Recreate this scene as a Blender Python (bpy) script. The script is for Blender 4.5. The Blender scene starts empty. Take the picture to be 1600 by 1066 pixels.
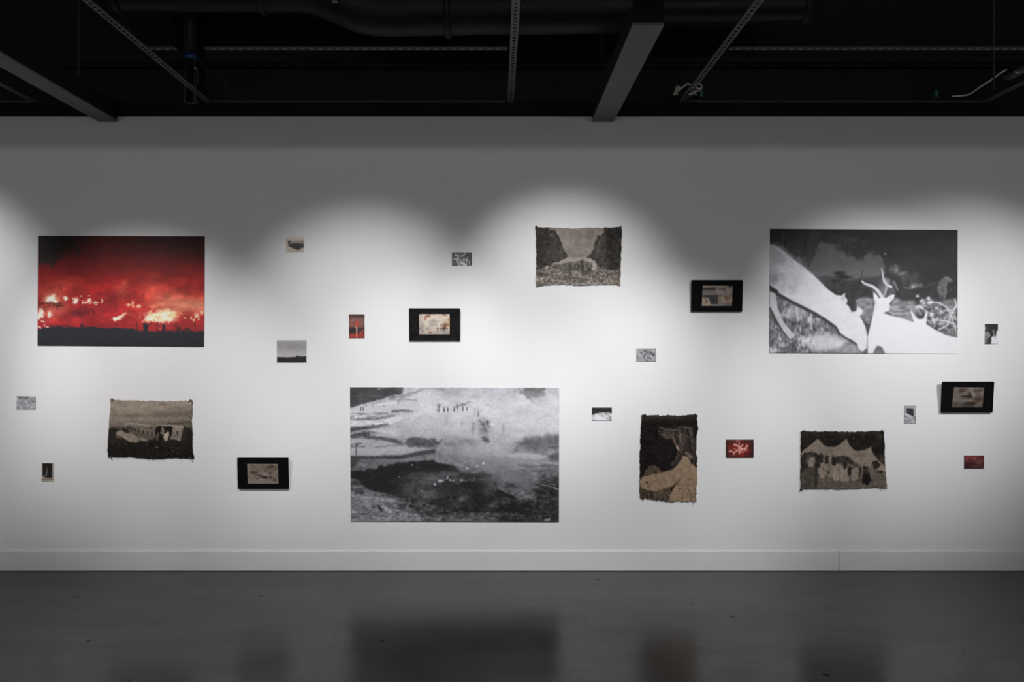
import bpy, bmesh, math, random
import numpy as np
from mathutils import Vector, Matrix

scene = bpy.context.scene
COL = scene.collection

# ------------------------------------------------------------------ camera
# The wall is the plane y = 0, the floor z = 0; 225 px of the photograph are one metre on the wall.
S = 225.0            # px per metre on the wall
VX, VY = 777.0, 537.0  # vanishing point of the ceiling struts
FLOOR_PX = 892.5
DIST = 6.3
EYE = (FLOOR_PX - VY) / S
FPX = S * DIST


def wx(px): return (px - VX) / S
def wz(py): return (FLOOR_PX - py) / S
def at(px, py, depth):
    """point seen at (px, py) at the given distance from the camera plane"""
    return Vector(((px - VX) * depth / FPX, depth - DIST, EYE + (VY - py) * depth / FPX))


cam_data = bpy.data.cameras.new('camera')
cam_data.sensor_width = 36
cam_data.lens = FPX * 36 / 1600
cam_data.shift_x = (800 - VX) / 1600
cam_data.shift_y = (VY - 533) / 1600
cam_data.clip_start = 0.05
cam = bpy.data.objects.new('camera', cam_data)
cam.location = (0, -DIST, EYE)
cam.rotation_euler = (math.pi / 2, 0, 0)
COL.objects.link(cam)
scene.camera = cam

# ------------------------------------------------------------------ world, exposure
world = bpy.data.worlds.new('world')
world.use_nodes = True
world.node_tree.nodes['Background'].inputs[0].default_value = (0.0, 0.0, 0.0, 1)
world.node_tree.nodes['Background'].inputs[1].default_value = 0.0
scene.world = world
vs = scene.view_settings
vs.view_transform = 'Standard'
vs.look = 'None'
vs.gamma = 1.0
vs.use_curve_mapping = False
vs.exposure = 0.0

# ------------------------------------------------------------------ track spotlights of the gallery, and added fill lamps
def spot(x, y, z, tx, tz, power, size, blend, color=(1, 1, 1), radius=0.05, ty=0.0):
    l = bpy.data.lights.new('spot_lamp', 'SPOT')
    l.energy = power
    l.color = color
    l.spot_size = math.radians(size)
    l.spot_blend = blend
    l.shadow_soft_size = radius
    o = bpy.data.objects.new('spot_lamp', l)
    o.location = (x, y, z)
    o.rotation_euler = (Vector((tx, ty, tz)) - Vector((x, y, z))).to_track_quat('-Z', 'Y').to_euler()
    COL.objects.link(o)
    return o


TRACK_Y, TRACK_Z = -2.45, 3.175
COOL, NEUT, ROSE = (0.965, 0.970, 1.0), (0.995, 0.990, 0.990), (1.0, 0.980, 0.975)
# x of the lamp, aim x, aim z, power, cone, blend, tint
LAMPS = [
    (-4.14, -4.07, 1.60, 187, 52.7, 0.71, COOL),
    (-3.01, -2.40, 1.25, 288, 44.3, 1.00, ROSE),
    (-0.70, -0.95, 1.47, 214, 46.3, 1.00, NEUT),
    (0.25, 0.47, 1.75, 229, 40.8, 1.00, NEUT),
    (2.33, 2.55, 1.57, 160, 41.8, 1.00, COOL),
    (4.63, 3.04, 1.40, 293, 44.4, 0.96, NEUT),
    (-0.45, -0.47, 0.68, 177, 50.9, 1.00, COOL),
    (2.08, 0.92, 0.62, 290, 48.5, 1.00, NEUT),
]
for lx, ax, az, pw, cone, bl, tint in LAMPS:
    spot(lx, TRACK_Y, TRACK_Z - 0.065, ax, az, pw, cone, bl, tint)
# two unseen fill lamps added far back, lifting the dim upper wall
for lx, ax in ((-2.6, -1.2), (2.9, 1.6)):
    spot(lx, -8.2, 3.2, ax, 2.3, 80, 95, 0.6, NEUT, 0.06)
# four more added lamps, aimed at the opposite white wall for bounce light
for lx in (-4.2, -1.4, 1.4, 4.2):
    spot(lx, -7.3, 3.2, lx, 1.7, 370, 84, 0.8, NEUT, 0.06, ty=-9.6)

# ------------------------------------------------------------------ helpers
MATS = {}


def mat(name, color=(0.5, 0.5, 0.5), rough=0.6, metal=0.0, spec=0.5):
    if name in MATS: return MATS[name]
    m = bpy.data.materials.new(name); m.use_nodes = True
    b = m.node_tree.nodes['Principled BSDF']
    b.inputs['Base Color'].default_value = (*color, 1)
    b.inputs['Roughness'].default_value = rough
    b.inputs['Metallic'].default_value = metal
    b.inputs['Specular IOR Level'].default_value = spec
    MATS[name] = m
    return m


def noisy(name, c0, c1, scale=6.0, rough=(0.4, 0.7), metal=0.0, spec=0.5, bump=0.0, bump_scale=60.0, detail=6.0, stretch=(1, 1, 1), dist=0.2):
    """principled material whose colour and roughness wander with object-space noise"""
    if name in MATS: return MATS[name]
    m = mat(name, c0, rough[0], metal, spec)
    nt = m.node_tree; b = nt.nodes['Principled BSDF']
    tc = nt.nodes.new('ShaderNodeTexCoord'); mp = nt.nodes.new('ShaderNodeMapping')
    mp.inputs['Scale'].default_value = stretch
    n = nt.nodes.new('ShaderNodeTexNoise'); n.inputs['Scale'].default_value = scale; n.inputs['Detail'].default_value = detail
    n.inputs['Distortion'].default_value = dist
    r = nt.nodes.new('ShaderNodeValToRGB')
    r.color_ramp.elements[0].position = 0.3; r.color_ramp.elements[0].color = (*c0, 1)
    r.color_ramp.elements[1].position = 0.7; r.color_ramp.elements[1].color = (*c1, 1)
    mr = nt.nodes.new('ShaderNodeMapRange')
    mr.inputs[1].default_value = 0.3; mr.inputs[2].default_value = 0.7
    mr.inputs[3].default_value = rough[0]; mr.inputs[4].default_value = rough[1]
    L = nt.links.new
    L(tc.outputs['Object'], mp.inputs[0]); L(mp.outputs[0], n.inputs['Vector'])
    L(n.outputs[0], r.inputs[0]); L(r.outputs[0], b.inputs['Base Color'])
    L(n.outputs[0], mr.inputs[0]); L(mr.outputs[0], b.inputs['Roughness'])
    if bump:
        n2 = nt.nodes.new('ShaderNodeTexNoise'); n2.inputs['Scale'].default_value = bump_scale; n2.inputs['Detail'].default_value = 4
        bp = nt.nodes.new('ShaderNodeBump'); bp.inputs['Strength'].default_value = bump; bp.inputs['Distance'].default_value = 0.004
        L(mp.outputs[0], n2.inputs['Vector']); L(n2.outputs[0], bp.inputs['Height']); L(bp.outputs[0], b.inputs['Normal'])
    return m


def obj(name, bm, m, parent=None, smooth=False):
    me = bpy.data.meshes.new(name)
    bm.normal_update()
    bm.to_mesh(me); bm.free()
    if m: me.materials.append(m)
    if smooth:
        for p in me.polygons: p.use_smooth = True
    o = bpy.data.objects.new(name, me); COL.objects.link(o)
    if parent: o.parent = parent
    return o


def tag(o, label, cat, group=None, kind=None):
    o['label'] = label; o['category'] = cat
    if group: o['group'] = group
    if kind: o['kind'] = kind
    return o


def struct(o):
    o['kind'] = 'structure'
    return o


def thing(name, label, cat, loc=(0, 0, 0), group=None):
    o = bpy.data.objects.new(name, None); COL.objects.link(o)
    o.location = loc; o.empty_display_size = 0.1
    return tag(o, label, cat, group)


def bx(bm, x0, x1, y0, y1, z0, z1, bevel=0.0):
    vs_ = [bm.verts.new((x, y, z)) for x in (x0, x1) for y in (y0, y1) for z in (z0, z1)]
    F = [(0, 1, 3, 2), (4, 6, 7, 5), (0, 4, 5, 1), (2, 3, 7, 6), (0, 2, 6, 4), (1, 5, 7, 3)]
    fs = [bm.faces.new([vs_[i] for i in f]) for f in F]
    if bevel:
        es = list({e for f in fs for e in f.edges})
        bmesh.ops.bevel(bm, geom=es, offset=bevel, segments=2, affect='EDGES', profile=0.6)
    return bm


def tube(bm, pts, r, seg=10, caps=True):
    """swept tube through points; r a number or one per point"""
    P = [Vector(p) for p in pts]
    R = r if hasattr(r, '__len__') else [r] * len(P)
    t0 = (P[1] - P[0]).normalized()
    up = Vector((0, 0, 1)) if abs(t0.z) < 0.9 else Vector((1, 0, 0))
    n = (up - t0 * up.dot(t0)).normalized()
    rings = []
    for i, p in enumerate(P):
        a = P[max(i - 1, 0)]; b = P[min(i + 1, len(P) - 1)]
        t = (b - a).normalized()
        n = (n - t * n.dot(t)).normalized(); c = t.cross(n)
        rings.append([bm.verts.new(p + (n * math.cos(2 * math.pi * k / seg) + c * math.sin(2 * math.pi * k / seg)) * R[i]) for k in range(seg)])
    for a, b in zip(rings, rings[1:]):
        for k in range(seg):
            bm.faces.new((a[k], a[(k + 1) % seg], b[(k + 1) % seg], b[k]))
    if caps:
        bm.faces.new(rings[0][::-1]); bm.faces.new(rings[-1])
    return bm


def spline(pts, n=12):
    """Catmull-Rom through points"""
    P = [Vector(p) for p in pts]; out = []
    for i in range(len(P) - 1):
        a = P[max(i - 1, 0)]; b = P[i]; c = P[i + 1]; d = P[min(i + 2, len(P) - 1)]
        for k in range(n):
            t = k / n
            out.append(0.5 * ((2 * b) + (c - a) * t + (2 * a - 5 * b + 4 * c - d) * t * t + (3 * b - a - 3 * c + d) * t ** 3))
    out.append(P[-1])
    return out


# ------------------------------------------------------------------ setting
ROOM_L, ROOM_R, ROOM_F, CEIL = -6.2, 6.4, -9.6, 4.7
WHITE_TOP = wz(182)
white = noisy('white_wall_paint', (0.792, 0.788, 0.790), (0.815, 0.811, 0.813), 1.1, (0.55, 0.65), spec=0.25, bump=0.06, bump_scale=180)
black = noisy('black_ceiling_paint', (0.006, 0.006, 0.0065), (0.010, 0.010, 0.011), 2.0, (0.55, 0.8), spec=0.2)
skirt = noisy('white_board_paint', (0.735, 0.735, 0.74), (0.77, 0.77, 0.77), 2.0, (0.4, 0.5), spec=0.3)

# polished concrete
fl = bpy.data.materials.new('polished_concrete'); fl.use_nodes = True
nt = fl.node_tree; b = nt.nodes['Principled BSDF']; Lk = nt.links.new
tc = nt.nodes.new('ShaderNodeTexCoord')
mp = nt.nodes.new('ShaderNodeMapping'); mp.inputs['Scale'].default_value = (0.7, 1.5, 1.0)
n1 = nt.nodes.new('ShaderNodeTexNoise'); n1.inputs['Scale'].default_value = 1.3; n1.inputs['Detail'].default_value = 8; n1.inputs['Roughness'].default_value = 0.62; n1.inputs['Distortion'].default_value = 0.5
r1 = nt.nodes.new('ShaderNodeValToRGB')
r1.color_ramp.elements[0].position = 0.30; r1.color_ramp.elements[0].color = (0.023, 0.0205, 0.0175, 1)
r1.color_ramp.elements[1].position = 0.72; r1.color_ramp.elements[1].color = (0.050, 0.0465, 0.0415, 1)
Lk(tc.outputs['Object'], mp.inputs[0]); Lk(mp.outputs[0], n1.inputs['Vector']); Lk(n1.outputs[0], r1.inputs[0])
# fine mottling
n2 = nt.nodes.new('ShaderNodeTexNoise'); n2.inputs['Scale'].default_value = 14; n2.inputs['Detail'].default_value = 6; n2.inputs['Roughness'].default_value = 0.7
Lk(mp.outputs[0], n2.inputs['Vector'])
r2 = nt.nodes.new('ShaderNodeValToRGB')
r2.color_ramp.elements[0].position = 0.3; r2.color_ramp.elements[0].color = (0.78, 0.78, 0.78, 1)
r2.color_ramp.elements[1].position = 0.7; r2.color_ramp.elements[1].color = (1.12, 1.12, 1.12, 1)
Lk(n2.outputs[0], r2.inputs[0])
mx = nt.nodes.new('ShaderNodeMix'); mx.data_type = 'RGBA'; mx.blend_type = 'MULTIPLY'; mx.inputs[0].default_value = 1.0
Lk(r1.outputs[0], mx.inputs[6]); Lk(r2.outputs[0], mx.inputs[7])
# scattered dark chips and drips
vo = nt.nodes.new('ShaderNodeTexVoronoi'); vo.inputs['Scale'].default_value = 4.6; vo.inputs['Randomness'].default_value = 1.0
dn = nt.nodes.new('ShaderNodeTexNoise'); dn.inputs['Scale'].default_value = 30; dn.inputs['Detail'].default_value = 3
ad = nt.nodes.new('ShaderNodeVectorMath'); ad.operation = 'MULTIPLY_ADD'; ad.inputs[1].default_value = (0.05, 0.05, 0.05)
Lk(dn.outputs['Color'], ad.inputs[0]); Lk(tc.outputs['Object'], ad.inputs[2]); Lk(ad.outputs[0], vo.inputs['Vector'])
r3 = nt.nodes.new('ShaderNodeValToRGB')
r3.color_ramp.elements[0].position = 0.08; r3.color_ramp.elements[0].color = (0.12, 0.11, 0.10, 1)
r3.color_ramp.elements[1].position = 0.115; r3.color_ramp.elements[1].color = (1, 1, 1, 1)
sc_ = nt.nodes.new('ShaderNodeSeparateColor'); Lk(vo.outputs['Color'], sc_.inputs[0])
gt = nt.nodes.new('ShaderNodeMath'); gt.operation = 'GREATER_THAN'; gt.inputs[1].default_value = 0.6; Lk(sc_.outputs[0], gt.inputs[0])
sz = nt.nodes.new('ShaderNodeMath'); sz.operation = 'MULTIPLY_ADD'; sz.inputs[1].default_value = 0.07; Lk(sc_.outputs[1], sz.inputs[0]); Lk(vo.outputs['Distance'], sz.inputs[2])
s2 = nt.nodes.new('ShaderNodeMath'); s2.operation = 'ADD'; Lk(sz.outputs[0], s2.inputs[0]); Lk(gt.outputs[0], s2.inputs[1])
Lk(s2.outputs[0], r3.inputs[0])
mx2 = nt.nodes.new('ShaderNodeMix'); mx2.data_type = 'RGBA'; mx2.blend_type = 'MULTIPLY'; mx2.inputs[0].default_value = 0.8
Lk(mx.outputs[2], mx2.inputs[6]); Lk(r3.outputs[0], mx2.inputs[7])
b.inputs['Specular Tint'].default_value = (1.0, 0.965, 0.92, 1)
Lk(mx2.outputs[2], b.inputs['Base Color'])
mr = nt.nodes.new('ShaderNodeMapRange'); mr.inputs[1].default_value = 0.3; mr.inputs[2].default_value = 0.7; mr.inputs[3].default_value = 0.19; mr.inputs[4].default_value = 0.27
Lk(n1.outputs[0], mr.inputs[0]); Lk(mr.outputs[0], b.inputs['Roughness'])
ms = nt.nodes.new('ShaderNodeMapRange'); ms.inputs[1].default_value = 0.32; ms.inputs[2].default_value = 0.68; ms.inputs[3].default_value = 0.115; ms.inputs[4].default_value = 0.195
n4 = nt.nodes.new('ShaderNodeTexNoise'); n4.inputs['Scale'].default_value = 3.1; n4.inputs['Detail'].default_value = 9; n4.inputs['Roughness'].default_value = 0.72
Lk(mp.outputs[0], n4.inputs['Vector']); Lk(n4.outputs[0], ms.inputs[0])
vm = nt.nodes.new('ShaderNodeMath'); vm.operation = 'MULTIPLY'; Lk(ms.outputs[0], vm.inputs[0]); Lk(r3.outputs[0], vm.inputs[1]); Lk(vm.outputs[0], b.inputs['Specular IOR Level'])
bp = nt.nodes.new('ShaderNodeBump'); bp.inputs['Strength'].default_value = 0.02; bp.inputs['Distance'].default_value = 0.003
Lk(n2.outputs[0], bp.inputs['Height']); Lk(bp.outputs[0], b.inputs['Normal'])

struct(obj('floor', bx(bmesh.new(), ROOM_L, ROOM_R, ROOM_F, 0.12, -0.1, 0), fl))
struct(obj('wall_back', bx(bmesh.new(), ROOM_L, ROOM_R, 0, 0.12, 0, WHITE_TOP), white))
struct(obj('trim_1', bx(bmesh.new(), ROOM_L, ROOM_R, 0.0, 0.12, WHITE_TOP, CEIL), black))
struct(obj('wall_left', bx(bmesh.new(), ROOM_L - 0.12, ROOM_L, ROOM_F, 0.12, 0, CEIL), white))
struct(obj('wall_right', bx(bmesh.new(), ROOM_R, ROOM_R + 0.12, ROOM_F, 0.12, 0, CEIL), white))
struct(obj('wall_front', bx(bmesh.new(), ROOM_L, ROOM_R, ROOM_F - 0.12, ROOM_F, 0, CEIL), white))
struct(obj('ceiling', bx(bmesh.new(), ROOM_L, ROOM_R, ROOM_F, 0.12, CEIL, CEIL + 0.1), black))
# skirting boards, butted at px 1310
BT = wz(861.5)
bm = bx(bmesh.new(), ROOM_L, wx(1309.6), -0.012, 0, 0.004, BT, 0.0025); struct(obj('baseboard_left', bm, skirt))
bm = bx(bmesh.new(), wx(1310.2), ROOM_R, -0.012, 0, 0.004, BT, 0.0025); struct(obj('baseboard_right', bm, skirt))

# ------------------------------------------------------------------ ceiling: strut grid, beams, ducts
steel = noisy('black_painted_strut', (0.050, 0.050, 0.053), (0.085, 0.085, 0.088), 9, (0.45, 0.65), spec=0.5)
GRID_Z = EYE + (VY - 160.5) * (DIST - 0.06) / FPX
PITCH, SW = 0.05, 0.041


def strut_mesh(length, holes='slot'):
    """perforated bar with low flanges along +Y from the origin, slotted face down"""
    bm = bmesh.new()
    n = int(length / PITCH); h = SW / 2
    hl, hw = (0.0150, 0.0088) if holes == 'slot' else (0.0110, 0.0090)
    for k in range(n):
        y0, y1 = k * PITCH, (k + 1) * PITCH; yc = (y0 + y1) / 2
        outer = [(-h, y0), (h, y0), (h, yc - 0.004), (h, yc + 0.004), (h, y1), (-h, y1), (-h, yc + 0.004), (-h, yc - 0.004)]
        inner = [(-hw * 0.55, yc - hl), (hw * 0.55, yc - hl), (hw, yc - hl * 0.55), (hw, yc + hl * 0.55), (hw * 0.55, yc + hl), (-hw * 0.55, yc + hl), (-hw, yc + hl * 0.55), (-hw, yc - hl * 0.55)]
        o = [bm.verts.new((x, y, 0)) for x, y in outer]; i = [bm.verts.new((x, y, 0)) for x, y in inner]
        for q in range(8):
            bm.faces.new((o[q], i[q], i[(q + 1) % 8], o[(q + 1) % 8]))
    L = n * PITCH
    for s_ in (-1, 1):
        for (xa, za, xb, zb) in ((h, 0, h, 0.007),):
            v = [bm.verts.new((s_ * xa, 0, za)), bm.verts.new((s_ * xb, 0, zb)), bm.verts.new((s_ * xb, L, zb)), bm.verts.new((s_ * xa, L, za))]
            bm.faces.new(v)
    bmesh.ops.remove_doubles(bm, verts=bm.verts, dist=0.0001)
    return bm


def strut(label, loc, length, along='y', holes='slot'):
    o = obj('steel_strut', strut_mesh(length, holes), steel)
    o.location = loc
    if along == 'x': o.rotation_euler = (0, 0, -math.pi / 2)   # runs to +X
    else: o.rotation_euler = (0, 0, math.pi)                   # runs to -Y
    sd = o.modifiers.new('gauge', 'SOLIDIFY'); sd.thickness = 0.002; sd.offset = 0
    return tag(o, label, 'strut', 'perforated ceiling struts')


SX = [wx(62), wx(331), wx(797.5), wx(1062), wx(1530)]
strut('perforated black strut nearest the leftmost edge, running behind the dark beam', (SX[0], -0.06, GRID_Z), 5.5)
strut('perforated black strut crossing in front of the pipe with blue tape', (SX[1], -0.06, GRID_Z), 5.5)
strut('perforated black strut running almost straight up at mid picture', (SX[2], -0.06, GRID_Z), 5.5, holes='round')
st_c = strut('perforated black strut with the white cable knotted round it', (SX[3], -0.06, GRID_Z), 5.5)
strut('perforated black strut in the far right corner under the white cable', (SX[4], -0.06, GRID_Z), 5.5)
h2 = SW / 2
for a, b2, y, lab in ((SX[0] - 2.05, SX[0], -0.075, 'short perforated black strut along the wall behind the leftmost beam'),
                      (SX[1], SX[2], -0.075, 'perforated black strut along the wall right of the blue-taped pipe'),
                      (SX[3], SX[4], -0.075, 'perforated black strut along the wall between the two white cables'),
                      (SX[1], at(284, 71, 5.1).x, -1.2, 'upper short perforated black cross strut left of the blue-taped pipe'),
                      (at(311, 71, 5.1).x, SX[2], -1.2, 'upper long perforated black cross strut right of the blue-taped pipe'),
                      (SX[3], SX[4], -1.2, 'upper perforated black cross strut above the two white cables')):
    L_ = (b2 - a) - 2 * h2 - 0.004
    n_ = int(L_ / PITCH)
    strut(lab, (a + h2 + (L_ - n_ * PITCH) / 2, y, GRID_Z), L_ + 0.001, 'x')

# boxed beams hung below the grid, running out from the wall
def beam(name, label, x0, x1, y0, y1, z0, z1):
    t = thing(name, label, 'beam', ((x0 + x1) / 2, (y0 + y1) / 2, z0), 'boxed ceiling beams')
    o = obj('casing', bx(bmesh.new(), x0, x1, y0, y1, z0 + 0.012, z1, 0.004), noisy('beam_shaded_side', (0.010, 0.010, 0.011), (0.016, 0.016, 0.017), 4, (0.6, 0.8), spec=0.2), t)
    s_ = obj('lit_underside', bx(bmesh.new(), x0 - 0.004, x1 + 0.004, y0, y1 - 0.002, z0, z0 + 0.012, 0.002), noisy('beam_lit_soffit', (0.15, 0.15, 0.155), (0.20, 0.20, 0.205), 3, (0.6, 0.8), spec=0.2, stretch=(4, 0.6, 1)), t)  # paler underside, darker sides: bounce light and shade put into the colours
    for q in (o, s_): q.matrix_parent_inverse = Matrix.Translation(-t.location)
    return t


BZ = wz(191)
beam('ceiling_beam', 'dark boxed beam with grey underside just right of mid picture', wx(925), wx(957.5), -1.92, -0.004, BZ, BZ + 0.125)
beam('ceiling_beam', 'long dark boxed beam crossing the upper leftmost corner', wx(156), wx(184), -4.6, -0.004, BZ, BZ + 0.125)
# hangers of the beams
rodm = mat('black_rod', (0.012, 0.012, 0.012), 0.5)


def rod(label, px, py0, py1, depth, r=0.005):
    a = at(px, py0, depth); c = at(px, py1, depth)
    c = Vector((a.x, a.y, c.z)); a.z = CEIL
    return tag(obj('hanger_rod', tube(bmesh.new(), [c, a], r, 8), noisy('dull_rod', (0.02, 0.02, 0.02), (0.05, 0.05, 0.045), 30, (0.4, 0.6))), label, 'rod', 'ceiling hanger rods')


rod('thin grey hanger rod above the leftmost beam', 122.5, 0, 118, 5.9, 0.0045)
rod('thin dark hanger rod beside the white cable in the far corner', 1553, 0, 140, 5.75, 0.006)
rod('thin dark hanger rod just left of the boxed beam at mid picture', 950, 0, 50, 6.1, 0.004)

# unseen bulkhead, placed to cut the fill light off the wall top
struct(obj('shade_bulkhead', bx(bmesh.new(), ROOM_L, ROOM_R, -3.05, -2.85, 3.035, GRID_Z - 0.003, 0.004), black))

duct_m = noisy('black_duct_paint', (0.0045, 0.0045, 0.0055), (0.0095, 0.0095, 0.0115), 5, (0.45, 0.6), spec=0.25)


def duct(label, pts, r, name='air_duct', collars=()):
    t = thing(name, label, 'duct', tuple(pts[0]))
    o = obj('pipe_run', tube(bmesh.new(), spline(pts, 10), r, 28), duct_m, t, True)
    o.matrix_parent_inverse = Matrix.Translation(-t.location)
    for c, d in collars:
        c = Vector(c); d = Vector(d).normalized()
        k = obj('collar', tube(bmesh.new(), [c - d * 0.02, c - d * 0.012, c + d * 0.012, c + d * 0.02], [r + 0.004, r + 0.016, r + 0.016, r + 0.004], 28), duct_m, t, True)
        k.matrix_parent_inverse = Matrix.Translation(-t.location)
    return t


def dpt(px, py_bottom, depth, r):
    v = at(px, py_bottom, depth); v.z += r
    return v


R1 = 0.15
p0, p1, p2, p3, p4 = (dpt(184, 17, 5.45, R1), dpt(410, 18, 5.45, R1), dpt(485, 20, 5.45, R1), dpt(585, 54, 5.45, R1), dpt(700, 54, 5.45, R1))
p5 = dpt(1010, 50, 5.45, R1)
duct('dark round air duct with a stepped bend above the upper cross strut', [p0, p1, p2, (p2 + p3) / 2, p3, p4, p5], R1,
     collars=((p0, (1, 0, 0)), (p1, (1, 0, 0)), (p4, (1, 0, 0))))
q0, q1 = dpt(1030, 34, 5.5, 0.09), dpt(1258, 31, 5.5, 0.09)
duct('short dark capped duct end right of the boxed beam', [q0, (q0 + q1) / 2, q1], 0.09, collars=((q1, (1, 0, 0)),))
tag(obj('conduit_pipe', tube(bmesh.new(), [(ROOM_L + 0.01, -0.03, 3.505), (ROOM_R - 0.01, -0.03, 3.505)], 0.018, 12), mat('slate_conduit', (0.004, 0.0045, 0.008), 0.45, 0, 0.25), None, True),
    'thin dark conduit pipe running along the whole wall above the struts', 'pipe')

# vertical pipe with blue tape
pp = at(298, 162, 6.14)
t = thing('vertical_pipe', 'dark vertical pipe with a band of blue tape', 'pipe', (pp.x, pp.y, pp.z))
PR = 0.0475
def sub(o, t):
    o.matrix_parent_inverse = Matrix.Translation(-t.location); return o
sub(obj('pipe_shaft', tube(bmesh.new(), [(pp.x, pp.y, pp.z), (pp.x, pp.y, CEIL)], PR, 24), mat('dark_pipe', (0.006, 0.006, 0.008), 0.33, 0.0, 0.4), t, True), t)
za = at(298, 93, 6.12).z; zb = at(298, 84, 6.12).z
o = sub(obj('tape_band', tube(bmesh.new(), [(pp.x, pp.y, za), (pp.x, pp.y, zb)], PR + 0.0015, 24), mat('blue_tape', (0.008, 0.035, 0.14), 0.45), t, True), t); o['label'] = 'band of blue tape'
c = at(305, 106, 6.05)
o = sub(obj('clamp_bolt', tube(bmesh.new(), [c + Vector((0, 0.03, 0)), c, c + Vector((0, -0.004, 0))], [0.007, 0.009, 0.004], 8), mat('zinc_bolt', (0.35, 0.35, 0.36), 0.4, 0.6), t, True), t)
o = sub(obj('tie_wire', tube(bmesh.new(), spline([c, at(308.5, 110, 6.05), at(309, 122, 6.05), at(308.6, 130, 6.05)], 5), 0.0016, 6), mat('grey_wire', (0.16, 0.16, 0.17), 0.5), t, True), t)
for pts, lab in (([(310, 92), (322, 104), (338, 117), (350, 126), (354, 136)], 'thin dark wire trailing right from the blue-taped pipe, longer one'),
                 ([(312, 100), (320, 108), (327, 119)], 'thin dark wire trailing right from the blue-taped pipe, shorter one')):
    tag(obj('loose_wire', tube(bmesh.new(), spline([at(x, y, 6.1) for x, y in pts], 6), 0.0018, 6), mat('dark_wire', (0.05, 0.05, 0.05), 0.5), None, True), lab, 'wire')

# white cables
wire_w = noisy('white_cable_sheath', (0.66, 0.66, 0.60), (0.76, 0.76, 0.70), 20, (0.4, 0.5))
DC = 5.98
cable = [(1053.5, 148), (1054, 144), (1059, 139), (1063, 136.5), (1057, 136), (1056, 140), (1060, 141), (1063, 138), (1056, 143), (1057.5, 147), (1060, 142), (1065, 138), (1071, 133), (1076, 131), (1083, 138), (1080, 146), (1077, 147.5), (1082, 147), (1084, 143), (1081, 141),
         (1084, 138), (1089, 130.5), (1094, 131.5), (1096.5, 136), (1095, 139), (1090, 138), (1085, 136), (1090, 137.5), (1094.5, 139), (1091, 142), (1086, 143), (1088, 149)]
rg = random.Random(3)
pts = []
for i, (x, y) in enumerate(cable):
    d = DC + rg.uniform(-0.03, 0.03)
    pts.append(at(x, y, d))
tag(obj('white_cable', tube(bmesh.new(), spline(pts, 5), 0.005, 8), wire_w, None, True), 'white cable knotted in loops round a strut', 'cable')
pts = [at(x, y, 5.95) for x, y in ((1488, 150.5), (1500, 149.5), (1511, 148.5), (1520, 144), (1533, 135), (1550, 124), (1562, 115), (1573, 108.5))]
tag(obj('white_cable', tube(bmesh.new(), spline(pts, 6), 0.005, 8), wire_w, None, True), 'straight white cable sloping up to a dark fitting', 'cable')
# fitting at the far right
fa, fb = at(1570, 121, 5.9), at(1615, 98, 5.5)
t = thing('junction_fitting', 'dark fitting at the upper end of the sloping white cable', 'fitting', tuple(fa))
sub(obj('fitting_body', tube(bmesh.new(), [fa, fa.lerp(fb, 0.15), fb], [0.022, 0.032, 0.032], 16), mat('dark_fitting', (0.025, 0.025, 0.028), 0.4), t, True), t)
ga = at(1589, 113, 5.6)
o = sub(obj('fitting_clip', tube(bmesh.new(), [ga + Vector((-0.012, 0, 0.002)), ga + Vector((0.012, 0, -0.002))], 0.004, 8), wire_w, t), t); o['label'] = 'pale clip'
# teal tags on the wall struts
for px in (1095, 1461):
    a = at(px, 160, DIST - 0.075)
    tag(obj('teal_tape', bx(bmesh.new(), a.x - 0.011, a.x + 0.011, -0.1, -0.052, GRID_Z + 0.03, GRID_Z + 0.075, 0.002), mat('teal_tape', (0.01, 0.12, 0.10), 0.5)),
        'teal tape tab on the wall strut ' + ('below the knotted white cable' if px < 1200 else 'below the sloping white cable'), 'tape')
# small eyelet on the duct
e = at(523, 2.5, 5.25)
bm = bmesh.new(); tube(bm, [e + Vector((0.012 * math.cos(a), 0, 0.006 * math.sin(a))) for a in np.linspace(0, 2 * math.pi, 20)], 0.0024, 6)
tag(obj('metal_eyelet', bm, mat('pale_metal', (0.5, 0.5, 0.48), 0.4, 0.3), None, True), 'tiny pale metal eyelet beside the duct bend', 'eyelet')

# ------------------------------------------------------------------ printed pictures (procedural painter)
# Every print is painted by code onto the vertices of its own sheet mesh (a colour attribute), in the
# drawing units of that sheet, x to the right and y down.
_T = np.random.RandomState(11).rand(64, 64).astype(np.float32)
_T2 = np.random.RandomState(12).rand(64, 64).astype(np.float32)


def vnoise(x, y, tab=_T):
    xi = np.floor(x).astype(np.int32); yi = np.floor(y).astype(np.int32)
    fx = x - xi; fy = y - yi
    fx = fx * fx * (3 - 2 * fx); fy = fy * fy * (3 - 2 * fy)
    x0 = xi & 63; x1 = (xi + 1) & 63; y0 = yi & 63; y1 = (yi + 1) & 63
    return (tab[y0, x0] * (1 - fx) + tab[y0, x1] * fx) * (1 - fy) + (tab[y1, x0] * (1 - fx) + tab[y1, x1] * fx) * fy


def fbm(x, y, sx, sy=None, seed=0, octv=4, gain=0.55):
    sy = sy or sx
    t = 0; amp = 1; tot = 0
    for o in range(octv):
        f = 2.03 ** o
        t = t + amp * vnoise(x / sx * f + 17.3 * seed + 5.1 * o, y / sy * f + 9.7 * seed + 3.3 * o, _T if (o + seed) % 2 else _T2)
        tot += amp; amp *= gain
    return (t / tot - 0.5) * 1.7 + 0.5


def sstep(a, b, x):
    t = np.clip((x - a) / (b - a), 0, 1)
    return t * t * (3 - 2 * t)


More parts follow.
